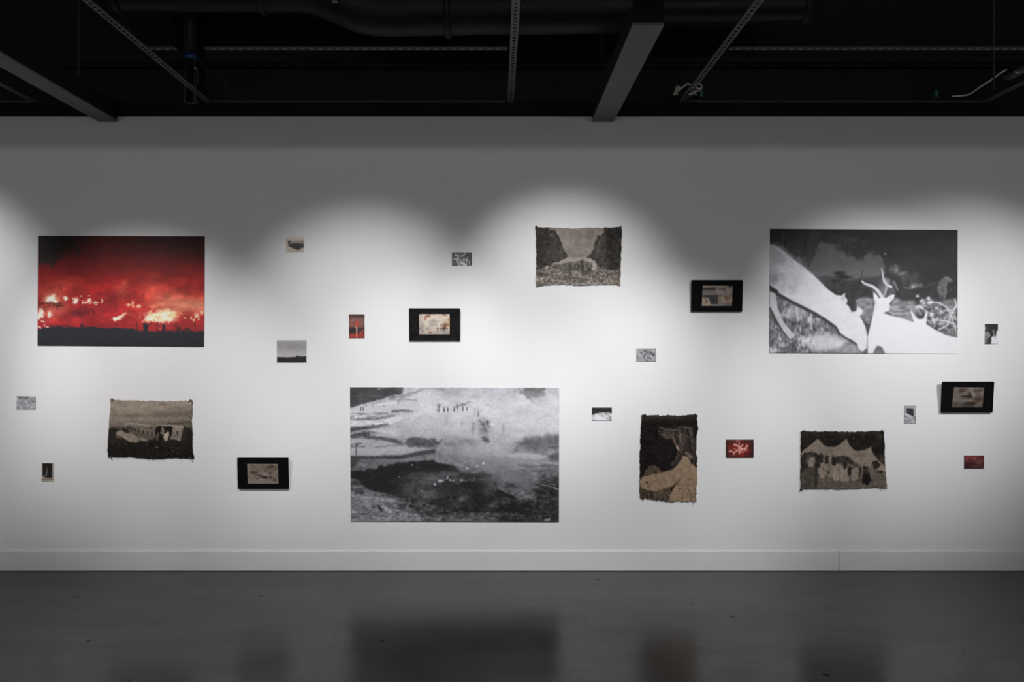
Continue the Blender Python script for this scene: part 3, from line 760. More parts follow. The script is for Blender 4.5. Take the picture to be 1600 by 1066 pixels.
    for x, y, a in ((690, 712, 9), (702, 716, 9), (714, 712, 7), (656, 738, 9), (750, 684, 6), (748, 694, 5), (770, 708, 7), (790, 708, 6), (852, 708, 8), (895, 621, 8), (1015, 583, 8), (1008, 590, 5), (965, 602, 8), (562, 788, 5), (395, 682, 5), (133, 606, 5), (490, 597, 6), (948, 694, 4)):
        p.blob(x, y, a, a * 0.9, 214, 0.95, p=3, warp=(3, 5))
    p.blur(1, 0.6); p.grain(7, 6, 2); p.grain(5, 14, 2)
    return np.clip((p.img - 118) * 1.14 + 118, 34, 228)


def pic_deer(px):
    p = Pic([(40, 40), (1528, 48), (1527, 1032), (35, 1025)], px, 44)
    p.ramp([(40, 40), (200, 44), (400, 48), (560, 52), (700, 70), (1030, 90)])
    p.band(0.12, 120, 90)
    p.poly([(60, 60), (460, 60), (430, 150), (390, 240), (330, 350), (250, 280), (120, 170)], 50, 20, 0.8, tex=(14, 14, 80))
    p.line([(390, 60), (370, 150), (340, 280)], 60, 58, 26, 0.6)
    # lit sky of the backdrop
    p.poly([(440, 140), (560, 170), (650, 235), (740, 272), (850, 215), (910, 240), (955, 330), (960, 400), (860, 430), (700, 452), (560, 460), (420, 430), (335, 352), (385, 260), (405, 190)], 84, 10, 1, warp=(8, 30), tex=(6, 60))
    p.shear(106, lambda x, y: sstep(330, 430, x) * sstep(960, 900, x) * np.exp(-((y - 400) / 60) ** 2) * sstep(460, 430, y), 0.55)
    # leaves hanging in front of it
    for x, y, a, b, c in ((520, 110, 90, 40, 46), (640, 150, 80, 60, 42), (700, 220, 60, 40, 44), (760, 240, 40, 40, 40), (820, 150, 70, 70, 42), (880, 190, 40, 50, 42), (590, 185, 30, 30, 62), (665, 240, 24, 20, 64), (680, 130, 60, 30, 56), (600, 110, 50, 30, 52)):
        p.blob(x, y, a, b, c, 0.9, p=3, warp=(22, 30), tex=(12, 18))
    p.line([(415, 170), (395, 240), (345, 340)], 8, 40, 5, 0.8); p.line([(905, 200), (940, 280), (962, 350)], 7, 36, 5, 0.8)
    p.blob(953, 236, 6, 6, 200, 0.9)
    # plain, far tree, hills
    p.poly([(400, 425), (480, 412), (560, 420), (690, 455), (760, 428), (860, 418), (960, 412), (960, 470), (480, 500), (430, 460)], 66, 8, 0.9)
    p.poly([(470, 470), (700, 465), (960, 460), (1000, 600), (860, 680), (640, 680), (560, 570)], 56, 14, 0.95, tex=(14, 30, 12))
    p.blob(588, 392, 54, 16, 38, 1, p=4, warp=(8, 14)); p.blob(640, 425, 50, 14, 38, 1, p=4, warp=(8, 14)); p.blob(562, 452, 56, 12, 40, 1, p=4, warp=(8, 14)); p.blob(600, 415, 44, 14, 38, 1, p=3)
    p.line([(628, 430), (622, 520)], 8, 40, 3, 0.9)
    p.line([(772, 376), (762, 430), (745, 470), (745, 600)], 7, 42, 4, 0.85); p.blob(740, 470, 50, 26, 46, 0.8, warp=(12, 20)); p.blob(745, 560, 10, 40, 84, 0.5)
    p.speck(560, 480, 860, 570, 26, 6, 84, 0.5, 3)
    # rocks
    p.poly([(720, 600), (790, 580), (870, 590), (860, 700), (820, 790), (760, 740), (720, 660)], 140, 16, 0.9, warp=(10, 30), tex=(34, 40, 12))
    p.poly([(960, 700), (990, 640), (1040, 585), (1100, 605), (1190, 620), (1210, 690), (1180, 780), (1080, 750)], 142, 16, 0.95, warp=(10, 30), tex=(40, 50, 12))
    p.poly([(1000, 640), (1100, 615), (1190, 640), (1100, 660)], 96, 14, 0.6)
    p.poly([(1360, 620), (1440, 600), (1530, 585), (1530, 660), (1400, 650)], 116, 12, 0.85, tex=(24, 30, 12))
    # animals of the backdrop
    p.blob(1030, 362, 42, 36, 98, 0.95, p=3, warp=(14, 16), tex=(26, 12)); p.blob(1040, 370, 18, 22, 132, 0.7, warp=(6, 10)); p.blob(1010, 350, 20, 20, 70, 0.5)
    p.poly([(890, 520), (905, 460), (940, 425), (985, 435), (1010, 470), (1030, 520), (1035, 570), (960, 580), (900, 560)], 92, 12, 0.95, tex=(26, 26))
    p.blob(965, 455, 28, 20, 150, 0.8); p.blob(940, 520, 24, 40, 124, 0.7); p.line([(1022, 460), (1042, 500), (1052, 526)], 18, 138, 8, 0.85, 12)
    p.line([(1060, 405), (1085, 388), (1120, 384), (1145, 420), (1170, 460)], 13, 92, 9, 0.8, 8); p.puff(1110, 440, 60, 60, 76, 0.8, 30); p.puff(960, 560, 60, 30, 70, 0.6, 30); p.blob(1090, 395, 30, 14, 140, 0.8, rot=-0.3); p.blob(1095, 430, 16, 30, 84, 0.8); p.blob(1190, 420, 34, 40, 76, 0.8, warp=(8, 16))
    p.blob(1200, 488, 46, 20, 116, 0.9, p=3, warp=(8, 12)); p.blob(1172, 498, 16, 12, 176, 0.9); p.line([(1105, 508), (1170, 512)], 8, 130, 4, 0.8); p.blob(1238, 488, 14, 18, 104, 0.8)
    p.poly([(1368, 545), (1366, 500), (1385, 455), (1420, 420), (1450, 415), (1492, 448), (1486, 466), (1452, 462), (1440, 500), (1444, 540), (1430, 595), (1412, 600), (1412, 560), (1398, 590), (1386, 596), (1384, 560)], 94, 5, 1, tex=(22, 20))
    p.line([(1430, 425), (1470, 440)], 14, 128, 6, 0.8); p.blob(1432, 520, 10, 30, 128, 0.6); p.line([(1270, 500), (1330, 470), (1352, 468)], 14, 70, 6, 0.8); p.blob(1474, 524, 5, 5, 150, 0.9)
    p.speck(1060, 520, 1360, 600, 30, 8, 84, 0.4, 5)
    # blossoming branches
    p.poly([(1200, 680), (1250, 600), (1320, 590), (1420, 640), (1530, 620), (1530, 900), (1430, 870), (1330, 830), (1280, 800)], 110, 18, 0.9, tex=(46, 26))
    p.band(0.55, 22, 16, x=(1200, 1560, 40), y=(640, 880, 40))
    rg = random.Random(4)
    for _ in range(34): p.line([(rg.uniform(1290, 1520), rg.uniform(640, 860)), (rg.uniform(1290, 1520), rg.uniform(650, 870))], 5, rg.choice((205, 190, 60, 215)), 3, 0.45)
    for a in ([(1300, 620), (1380, 625), (1440, 660), (1480, 740), (1515, 850)], [(1420, 690), (1500, 680), (1525, 640)], [(1350, 760), (1430, 770), (1500, 790)], [(1380, 840), (1450, 800), (1470, 720)], [(1505, 600), (1515, 640)]):
        p.line(a, 11, 208, 4, 0.9)
    for x, y, a in ((1245, 610, 18), (1262, 625, 14), (1295, 590, 14), (1305, 625, 18), (1320, 620, 12), (1222, 655, 18), (1245, 668, 16), (1205, 660, 12), (1212, 572, 12), (1320, 720, 20), (1280, 690, 14), (1360, 670, 12), (1480, 700, 14), (1510, 660, 12), (1335, 760, 14), (1400, 700, 12)):
        p.blob(x, y, a, a * 0.9, 222, 0.95, p=3, warp=(9, 10))
    # grass on the near side
    p.poly([(30, 640), (60, 560), (200, 610), (330, 690), (470, 770), (560, 840), (620, 900), (740, 970), (780, 1040), (30, 1040)], 118, 8, 1, tex=(36, 30, 24))
    p.band(0.42, 9, 30, x=(20, 620, 60), y=(590, 1040, 60))
    p.poly([(130, 690), (230, 640), (350, 700), (340, 740), (220, 750), (140, 740)], 188, 16, 0.6, tex=(40, 10, 30))
    p.poly([(250, 900), (400, 880), (560, 880), (650, 930), (600, 990), (430, 1010), (300, 960)], 212, 30, 0.9, tex=(14, 40)); p.puff(600, 1000, 70, 20, 150, 0.8, 30); p.poly([(630, 960), (700, 950), (760, 1030), (600, 1030)], 150, 20, 0.9, tex=(24, 30))
    p.band(0.3, 8, 20, x=(20, 420, 60), y=(840, 1050, 40)); p.poly([(30, 980), (120, 1000), (60, 1040), (30, 1040)], 206, 12, 0.8)
    for a in ([(250, 665), (262, 770)], [(368, 705), (362, 770), (370, 838)], [(345, 780), (356, 740)], [(200, 680), (175, 730)]): p.line(a, 16, 212, 5, 0.9, 10)
    # leg
    p.poly([(30, 530), (85, 550), (100, 660), (150, 780), (205, 850), (245, 880), (215, 912), (180, 905), (140, 850), (90, 770), (30, 660)], 202, 5, 1, tex=(14, 30))
    p.line([(38, 668), (90, 770), (140, 852), (182, 905)], 16, 52, 5, 0.85, 10)
    # pale animal grazing, neck coming in from the edge
    p.poly([(28, 160), (90, 172), (160, 225), (240, 295), (320, 350), (385, 405), (450, 470), (500, 520), (560, 562), (605, 570), (638, 545), (632, 575), (655, 605), (645, 635), (665, 655),
            (690, 700), (722, 690), (740, 655), (780, 690), (752, 735), (775, 770), (798, 820), (812, 900), (806, 985), (775, 1015), (745, 995), (728, 950), (690, 920), (640, 900), (595, 868),
            (565, 812), (480, 752), (400, 700), (300, 650), (180, 590), (90, 540), (28, 470)], 219, 5, 1, tex=(5, 40))
    p.poly([(28, 170), (110, 190), (230, 300), (300, 420), (240, 560), (120, 540), (28, 470)], 194, 50, 0.8, warp=(20, 40), tex=(26, 34))
    p.blob(90, 270, 70, 70, 160, 0.75, warp=(20, 30)); p.blob(75, 430, 40, 40, 134, 0.8, warp=(14, 20)); p.blob(140, 290, 30, 22, 150, 0.7); p.blob(250, 400, 80, 90, 196, 0.6, warp=(20, 40)); p.blob(60, 330, 30, 120, 176, 0.6)
    p.blob(350, 520, 90, 60, 206, 0.5, warp=(20, 30)); p.speck(50, 260, 330, 560, 40, 13, 176, 0.4, 9)
    p.line([(60, 165), (130, 190), (210, 260), (300, 335), (385, 400)], 10, 150, 8, 0.6, warp=(6, 10)); p.line([(90, 140), (180, 215), (270, 290)], 4, 130, 3, 0.6); p.line([(110, 160), (200, 245), (330, 345)], 4, 90, 3, 0.5)
    p.blob(618, 590, 12, 18, 150, 0.6)
    p.line([(32, 512), (100, 552), (200, 614), (330, 682), (480, 758), (562, 818), (592, 872), (645, 908), (728, 958)], 22, 62, 7, 0.95, 9); p.line([(36, 505), (90, 535)], 30, 48, 8, 0.9)
    p.line([(728, 955), (742, 1000), (775, 1022), (806, 1000)], 6, 130, 4, 0.8)
    # horned animal and the herd below
    p.poly([(815, 1045), (812, 900), (840, 790), (862, 690), (872, 625), (862, 590), (858, 535), (885, 560), (905, 590), (935, 575), (960, 588), (1000, 562), (1030, 560), (1022, 592), (985, 632), (995, 660), (985, 688),
            (940, 706), (1000, 728), (1100, 752), (1180, 778), (1156, 700), (1158, 682), (1195, 735), (1220, 756), (1258, 752), (1272, 705), (1290, 695), (1284, 760), (1278, 795), (1340, 835), (1430, 880), (1535, 905), (1535, 1045)], 222, 5, 1)
    p.line([(770, 456), (790, 474), (820, 484), (850, 494), (880, 516), (905, 545), (925, 575)], 15, 206, 5, 1, 30); p.line([(925, 352), (932, 385), (936, 420), (946, 455), (962, 478), (982, 490), (1000, 500)], 8, 208, 4, 1, 22); p.line([(968, 485), (955, 540), (940, 580)], 18, 190, 6, 0.7)
    rg = random.Random(6)
    for k in range(7): p.line([(790 + k * 16, 462 + k * 10), (782 + k * 16, 486 + k * 9)], 3, 140, 2, 0.5)
    p.blob(985, 665, 12, 10, 160, 0.5); p.line([(815, 900), (812, 990)], 5, 170, 4, 0.5); p.poly([(855, 1040), (872, 990), (892, 965), (930, 978), (955, 1040)], 96, 8, 0.95); p.blob(905, 1020, 40, 14, 140, 0.6)
    p.line([(1090, 755), (1170, 780)], 4, 190, 4, 0.5)
    p.blob(880, 640, 12, 40, 204, 0.5); p.blob(950, 640, 30, 20, 208, 0.5); p.blob(1000, 590, 14, 14, 196, 0.6); p.line([(1168, 700), (1190, 750)], 8, 196, 6, 0.6); p.line([(1280, 715), (1272, 770)], 8, 196, 6, 0.6)
    rg = random.Random(12)
    for _ in range(26):
        t = rg.random(); x = 60 + t * 420; y = 178 + t * 320
        p.line([(x, y + 8), (x - rg.uniform(8, 26), y - rg.uniform(10, 22))], 4, 180, 3, 0.4)
    p.blob(70, 420, 46, 50, 146, 0.6, warp=(18, 24)); p.blob(120, 250, 60, 40, 176, 0.5, warp=(18, 24))
    p.blur(1, 0.9)
    p.grain(3, 7); p.img[:] = np.clip(p.img, 36, 226)
    return p.img


SEP = lambda g: (g, g * 0.91, g * 0.82)


def pic_plane(px):
    p = Pic([(135, 95), (1360, 115), (1390, 985), (95, 970)], px, SEP(110))
    p.ramp([(80, SEP(128)), (200, SEP(130)), (280, SEP(120)), (330, SEP(104)), (380, SEP(120)), (450, SEP(100)), (520, SEP(84)), (1000, SEP(30))])
    p.band(0.10, 200, 60)
    p.shear(SEP(92), lambda x, y: sstep(500, 1100, x) * np.exp(-((y - 300) / 40) ** 2), 0.7); p.line([(780, 420), (1000, 380), (1350, 385)], 40, SEP(116), 30, 0.5)
    p.shear(SEP(70), lambda x, y: sstep(1000, 1350, x) * np.exp(-((y - 440) / 40) ** 2), 0.8)
    p.blob(200, 440, 160, 60, SEP(120), 0.5)
    p.speck(130, 110, 1360, 420, 150, 7, SEP(92), 0.6, 1)
    p.poly([(60, 545), (200, 520), (300, 545), (420, 560), (800, 640), (1000, 500), (1400, 540), (1400, 1010), (60, 1010)], SEP(36), 24, 1, tex=(5, 60, 20))
    p.poly([(60, 780), (500, 770), (1400, 740), (1400, 1010), (60, 1010)], SEP(26), 40, 0.8)
    p.blob(300, 520, 60, 30, SEP(60), 0.7)
    # fuselage
    p.poly([(322, 500), (345, 455), (390, 438), (540, 440), (700, 456), (790, 470), (830, 490), (810, 560), (800, 680), (700, 700), (560, 640), (420, 590), (340, 560)], SEP(96), 9, 1, tex=(10, 80, 20))
    p.line([(370, 462), (540, 456), (740, 478)], 34, SEP(136), 14, 0.85); p.poly([(350, 540), (480, 540), (620, 590), (800, 610), (800, 690), (640, 660), (480, 610)], SEP(70), 14, 0.7)
    for x, y in ((402, 520), (440, 525), (478, 530), (522, 542), (574, 556), (638, 575), (706, 580), (770, 590)): p.poly([(x - 11, y - 20), (x + 10, y - 19), (x + 10, y + 22), (x - 11, y + 20)], SEP(30), 5, 0.9)
    p.blob(762, 512, 16, 24, SEP(44), 0.8); p.poly([(325, 505), (395, 540), (430, 590), (380, 600), (330, 570)], SEP(30), 8, 0.95)
    # wing
    p.poly([(228, 600), (270, 560), (312, 556), (400, 606), (480, 596), (560, 640), (720, 705), (600, 715), (560, 740), (430, 742), (330, 660), (235, 660)], SEP(120), 6, 1, tex=(10, 60))
    p.poly([(222, 640), (290, 640), (330, 680), (290, 690), (228, 668)], SEP(78), 6, 0.9); p.line([(250, 625), (252, 670)], 8, SEP(40), 4, 0.8); p.line([(280, 640), (284, 680)], 8, SEP(40), 4, 0.8)
    p.line([(310, 580), (400, 650), (430, 690)], 8, SEP(84), 5, 0.7); p.line([(485, 605), (540, 640), (600, 682)], 12, SEP(32), 4, 0.9); p.blob(585, 712, 22, 14, SEP(28), 0.95)
    # rear section and cargo door with passengers
    p.poly([(820, 500), (850, 470), (960, 470), (1100, 478), (1262, 492), (1250, 530), (1225, 610), (1200, 715), (1060, 690), (1000, 715), (830, 700), (800, 620)], SEP(116), 7, 1, tex=(14, 60))
    p.line([(850, 478), (1000, 480), (1250, 500)], 16, SEP(150), 7, 0.8); p.line([(1010, 455), (1130, 448), (1250, 458)], 14, SEP(54), 8, 0.8); p.poly([(1255, 500), (1330, 520), (1300, 690), (1230, 700), (1220, 600)], SEP(40), 14, 0.9)
    p.poly([(815, 560), (835, 500), (870, 480), (1085, 500), (1070, 620), (1040, 700), (820, 715)], SEP(26), 6, 1)
    p.poly([(1140, 570), (1168, 560), (1168, 620), (1145, 630)], SEP(36), 5, 0.9); p.blob(1110, 640, 24, 14, SEP(60), 0.7); p.line([(1190, 680), (1200, 710)], 20, SEP(120), 6, 0.8)
    p.blob(930, 518, 16, 20, SEP(140), 0.95, p=4); p.line([(930, 540), (940, 600)], 44, SEP(110), 8, 0.9, 36, tex=(30, 14)); p.line([(900, 580), (925, 600)], 18, SEP(130), 5, 0.8); p.blob(966, 556, 10, 10, SEP(150), 0.8)
    p.poly([(950, 600), (985, 590), (1030, 600), (1025, 650), (1005, 712), (960, 700), (945, 650)], SEP(152), 7, 1); p.blob(1012, 586, 15, 18, SEP(150), 1, p=4)
    p.poly([(825, 640), (850, 590), (880, 620), (872, 705), (830, 705)], SEP(80), 8, 0.9); p.blob(862, 595, 12, 16, SEP(100), 0.9)
    p.blob(845, 803, 18, 7, SEP(150), 0.9); p.speck(1060, 760, 1340, 900, 22, 7, SEP(120), 0.6, 5); p.blob(1090, 868, 10, 6, SEP(160), 0.9); p.poly([(720, 690), (880, 700), (900, 770), (740, 770)], SEP(24), 20, 0.8)
    p.blur(1, 0.6); p.grain(6, 12); p.grain(6, 24)
    return np.clip(p.img, 18, 200)


def pic_valley(px):
    V = lambda g: (g, g * 0.945, g * 0.89)
    p = Pic([(115, 95), (1400, 100), (1390, 985), (130, 985)], px, V(118))
    p.ramp([(80, V(122)), (300, V(130)), (500, V(120)), (600, V(136)), (700, V(110)), (800, V(104)), (990, V(128))])
    p.band(0.09, 90, 140); p.blob(740, 520, 160, 30, V(104), 0.6); p.blob(940, 180, 60, 110, V(106), 0.5)
    p.poly([(350, 660), (480, 610), (600, 560), (880, 550), (960, 590), (1040, 660), (960, 680), (700, 640), (540, 660)], V(146), 10, 0.9, tex=(18, 20))
    # cliffs
    p.poly([(80, 80), (320, 90), (330, 130), (400, 130), (440, 190), (475, 240), (490, 310), (520, 350), (535, 430), (570, 490), (605, 545), (520, 590), (420, 640), (330, 680), (240, 720), (80, 740)], V(60), 9, 1, warp=(12, 40), tex=(14, 30, 70))
    p.poly([(100, 110), (310, 100), (330, 300), (280, 600), (120, 700)], V(50), 40, 0.6, tex=(12, 40)); p.blob(430, 480, 60, 120, V(72), 0.6, tex=(16, 30)); p.blob(300, 520, 40, 60, V(84), 0.5); p.blob(347, 218, 14, 10, V(160), 0.95); p.blob(390, 212, 16, 8, V(110), 0.8)
    p.poly([(1165, 90), (1440, 90), (1440, 780), (1180, 760), (1060, 700), (1000, 610), (880, 555), (930, 510), (970, 440), (985, 370), (1005, 310), (1020, 230), (1080, 215), (1130, 160)], V(62), 9, 1, warp=(12, 40), tex=(16, 30, 70))
    p.poly([(1180, 110), (1430, 110), (1430, 700), (1240, 720), (1170, 500)], V(46), 30, 0.8, tex=(12, 40)); p.line([(1190, 480), (1320, 400), (1390, 230)], 10, V(74), 9, 0.6); p.blob(1080, 440, 60, 140, V(80), 0.6, tex=(20, 26)); p.blob(1120, 280, 40, 60, V(84), 0.6)
    p.blob(1320, 622, 26, 7, V(110), 0.7); p.blob(1220, 480, 40, 9, V(90), 0.6); p.line([(1170, 120), (1180, 480)], 14, V(44), 10, 0.7)
    # scrub on the valley floor
    p.poly([(320, 690), (540, 650), (700, 620), (820, 600), (960, 650), (1040, 760), (820, 770), (520, 780), (330, 740)], V(82), 16, 0.85, warp=(16, 26), tex=(34, 22))
    p.poly([(100, 760), (300, 720), (560, 760), (1060, 760), (1440, 750), (1440, 1000), (100, 1000)], V(104), 20, 0.8, tex=(40, 24))
    p.band(0.26, 22, 22, y=(690, 1100, 60)); p.band(0.22, 70, 26, y=(640, 1100, 60))
    p.poly([(120, 770), (260, 770), (330, 820), (300, 850), (140, 830)], V(70), 14, 0.8, tex=(16, 20)); p.line([(200, 760), (310, 800)], 10, V(146), 8, 0.8); p.blob(820, 800, 90, 40, V(66), 0.6, tex=(16, 20)); p.poly([(600, 860), (720, 840), (900, 870), (900, 930), (620, 940)], V(84), 20, 0.7)
    p.line([(680, 830), (800, 850), (960, 880)], 14, V(150), 10, 0.7); p.blob(760, 800, 26, 20, V(150), 0.7); p.poly([(965, 640), (1025, 640), (1030, 765), (970, 760)], V(158), 10, 0.9, tex=(14, 14)); p.poly([(268, 685), (300, 685), (308, 740), (266, 740)], V(146), 7, 0.9)
    p.line([(634, 660), (634, 830)], 34, V(66), 14, 0.85); p.line([(805, 600), (830, 760)], 40, V(60), 16, 0.8); p.line([(466, 640), (485, 595)], 7, V(60), 5, 0.6); p.line([(1300, 700), (1305, 800)], 16, V(52), 8, 0.8); p.blob(1320, 900, 40, 40, (104, 88, 66), 0.6)
    p.shear(V(176), lambda x, y: sstep(830, 960, y) * sstep(0.6, 0.8, vnoise(x / 20, y / 24)), 0.4)
    p.grain(8, 11); p.grain(5, 26)
    return np.clip(p.img, 36, 190)


def pic_woman(px):
    p = Pic([(85, 92), (655, 90), (645, 990), (68, 960)], px, (28, 24, 24))
    p.shear((60, 52, 46), lambda x, y: sstep(170, 90, y), 0.7)
    p.band(0.14, 120, 24); p.line([(90, 300), (380, 330), (430, 340)], 8, (40, 36, 36), 8, 0.5); p.line([(100, 540), (380, 560)], 6, (38, 34, 34), 8, 0.5)
    # knee and skirt
    p.poly([(110, 720), (125, 670), (165, 625), (215, 606), (255, 625), (300, 665), (290, 700), (200, 730)], (78, 66, 56), 7, 1, tex=(18, 14, 40)); p.line([(215, 615), (205, 690)], 6, (52, 44, 40), 5, 0.7); p.line([(240, 630), (275, 670)], 6, (110, 94, 78), 5, 0.6)
    p.poly([(60, 850), (200, 870), (300, 850), (390, 820), (370, 980), (60, 970)], (70, 60, 51), 8, 1, tex=(24, 16, 60)); p.line([(310, 850), (275, 965)], 8, (104, 90, 76), 5, 0.7); p.line([(120, 880), (90, 960)], 12, (40, 34, 32), 7, 0.8); p.line([(180, 890), (180, 960)], 10, (40, 34, 32), 7, 0.8); p.blob(230, 900, 26, 36, (96, 82, 68), 0.7)
    # jacket
    J = (136, 116, 96)
    p.poly([(360, 990), (380, 900), (420, 830), (470, 760), (520, 730), (670, 700), (670, 1010)], J, 6, 1, tex=(8, 40))
    p.poly([(62, 790), (90, 735), (180, 715), (260, 690), (330, 665), (385, 655), (430, 620), (470, 580), (505, 510), (560, 530), (590, 600), (670, 620), (670, 760), (520, 735), (470, 770), (420, 810), (340, 840), (280, 865), (200, 878), (130, 868), (80, 840)], J, 6, 1, tex=(10, 30))
    p.line([(480, 755), (430, 800), (390, 828)], 12, (70, 58, 50), 7, 0.9); p.line([(560, 850), (578, 900), (590, 980)], 7, (66, 56, 48), 4, 0.8); p.line([(512, 870), (516, 950)], 5, (90, 76, 64), 4, 0.6); p.line([(640, 860), (628, 980)], 5, (90, 76, 64), 4, 0.6); p.blob(568, 815, 6, 6, (60, 50, 44), 0.8)
    p.blob(200, 790, 110, 40, (122, 103, 84), 0.5); p.line([(385, 640), (400, 655)], 10, (60, 50, 44), 6, 0.6)
    p.poly([(500, 520), (530, 500), (580, 560), (590, 600), (520, 560)], (140, 120, 100), 8, 0.8)
    # hair and face
    H = (52, 46, 43)
    p.poly([(400, 300), (430, 235), (480, 205), (550, 205), (605, 250), (640, 340), (660, 420), (660, 640), (620, 620), (600, 560), (570, 470), (530, 480), (505, 520), (470, 575), (420, 610), (385, 605), (430, 540), (470, 480), (455, 440), (430, 390)], H, 9, 1, warp=(8, 24), tex=(22, 12, 60))
    p.poly([(398, 310), (420, 300), (440, 370), (470, 400), (480, 460), (458, 452), (430, 390)], (112, 94, 82), 8, 0.8); p.line([(452, 412), (476, 462)], 16, (176, 150, 130), 6, 0.9, 10); p.poly([(530, 480), (560, 465), (595, 500), (600, 550), (575, 545)], (124, 104, 88), 9, 0.9)
    for a, c in (([(410, 290), (350, 320), (300, 290), (262, 248)], 104), ([(400, 310), (350, 325), (310, 300)], 96), ([(420, 280), (360, 270), (300, 262)], 74), ([(430, 250), (380, 240), (330, 240)], 60), ([(440, 225), (480, 200), (520, 215)], 120), ([(520, 225), (570, 220), (605, 250)], 128), ([(540, 300), (590, 340), (612, 370)], 130), ([(500, 290), (540, 270), (600, 300)], 104),
                 ([(470, 480), (430, 540), (385, 605)], 100), ([(480, 500), (440, 570), (400, 610)], 92), ([(640, 380), (650, 440)], 120), ([(600, 560), (590, 610)], 30), ([(640, 600), (650, 640)], 90), ([(480, 350), (520, 400), (530, 450)], 96), ([(450, 260), (470, 330), (460, 400)], 50), ([(570, 320), (620, 430), (630, 560)], 44), ([(390, 430), (400, 450)], 56)):
        p.line(a, 9, (c, c * 0.9, c * 0.82), 5, 0.75, 4, warp=(5, 16))
    p.poly([(425, 265), (400, 300), (360, 318), (320, 300), (285, 265), (330, 268), (380, 262)], (70, 62, 56), 14, 0.75, warp=(10, 24), tex=(26, 20, 8))
    rg = random.Random(8)
    for _ in range(30):
        x0 = rg.uniform(430, 600); y0 = rg.uniform(215, 300); c = rg.choice((26, 84, 112, 136, 34))
        p.line([(x0, y0), (x0 + rg.uniform(10, 50), y0 + rg.uniform(50, 110)), (x0 + rg.uniform(0, 60), y0 + rg.uniform(140, 260))], 7, (c, c * 0.9, c * 0.83), 5, 0.75, 4)
    for _ in range(10):
        y0 = rg.uniform(230, 320); p.line([(430, y0), (360 + rg.uniform(-20, 20), y0 + rg.uniform(-10, 20)), (rg.uniform(260, 330), y0 + rg.uniform(-40, 10))], 5, (112, 100, 90), 4, 0.6)
    for a_, w_ in (([(460, 640), (420, 700), (400, 760)], 16), ([(300, 720), (330, 780)], 14), ([(180, 740), (200, 830)], 14), ([(560, 640), (600, 760)], 18), ([(470, 850), (450, 960)], 12), ([(240, 710), (260, 840)], 10), ([(520, 600), (480, 690)], 14)):
        p.line(a_, w_, (112, 95, 78), 12, 0.45)
    for a_ in ([(130, 760), (220, 745), (330, 700)], [(400, 680), (460, 620)], [(600, 660), (640, 700)]): p.line(a_, 22, (152, 131, 108), 18, 0.4)
    p.blob(560, 420, 50, 60, (40, 35, 33), 0.6); p.poly([(62, 82), (102, 82), (90, 140), (70, 140)], (120, 108, 98), 6, 0.5)
    p.blur(1, 0.35); p.grain(5, 9); p.grain(4, 20)
    return np.clip(p.img, 18, 190)


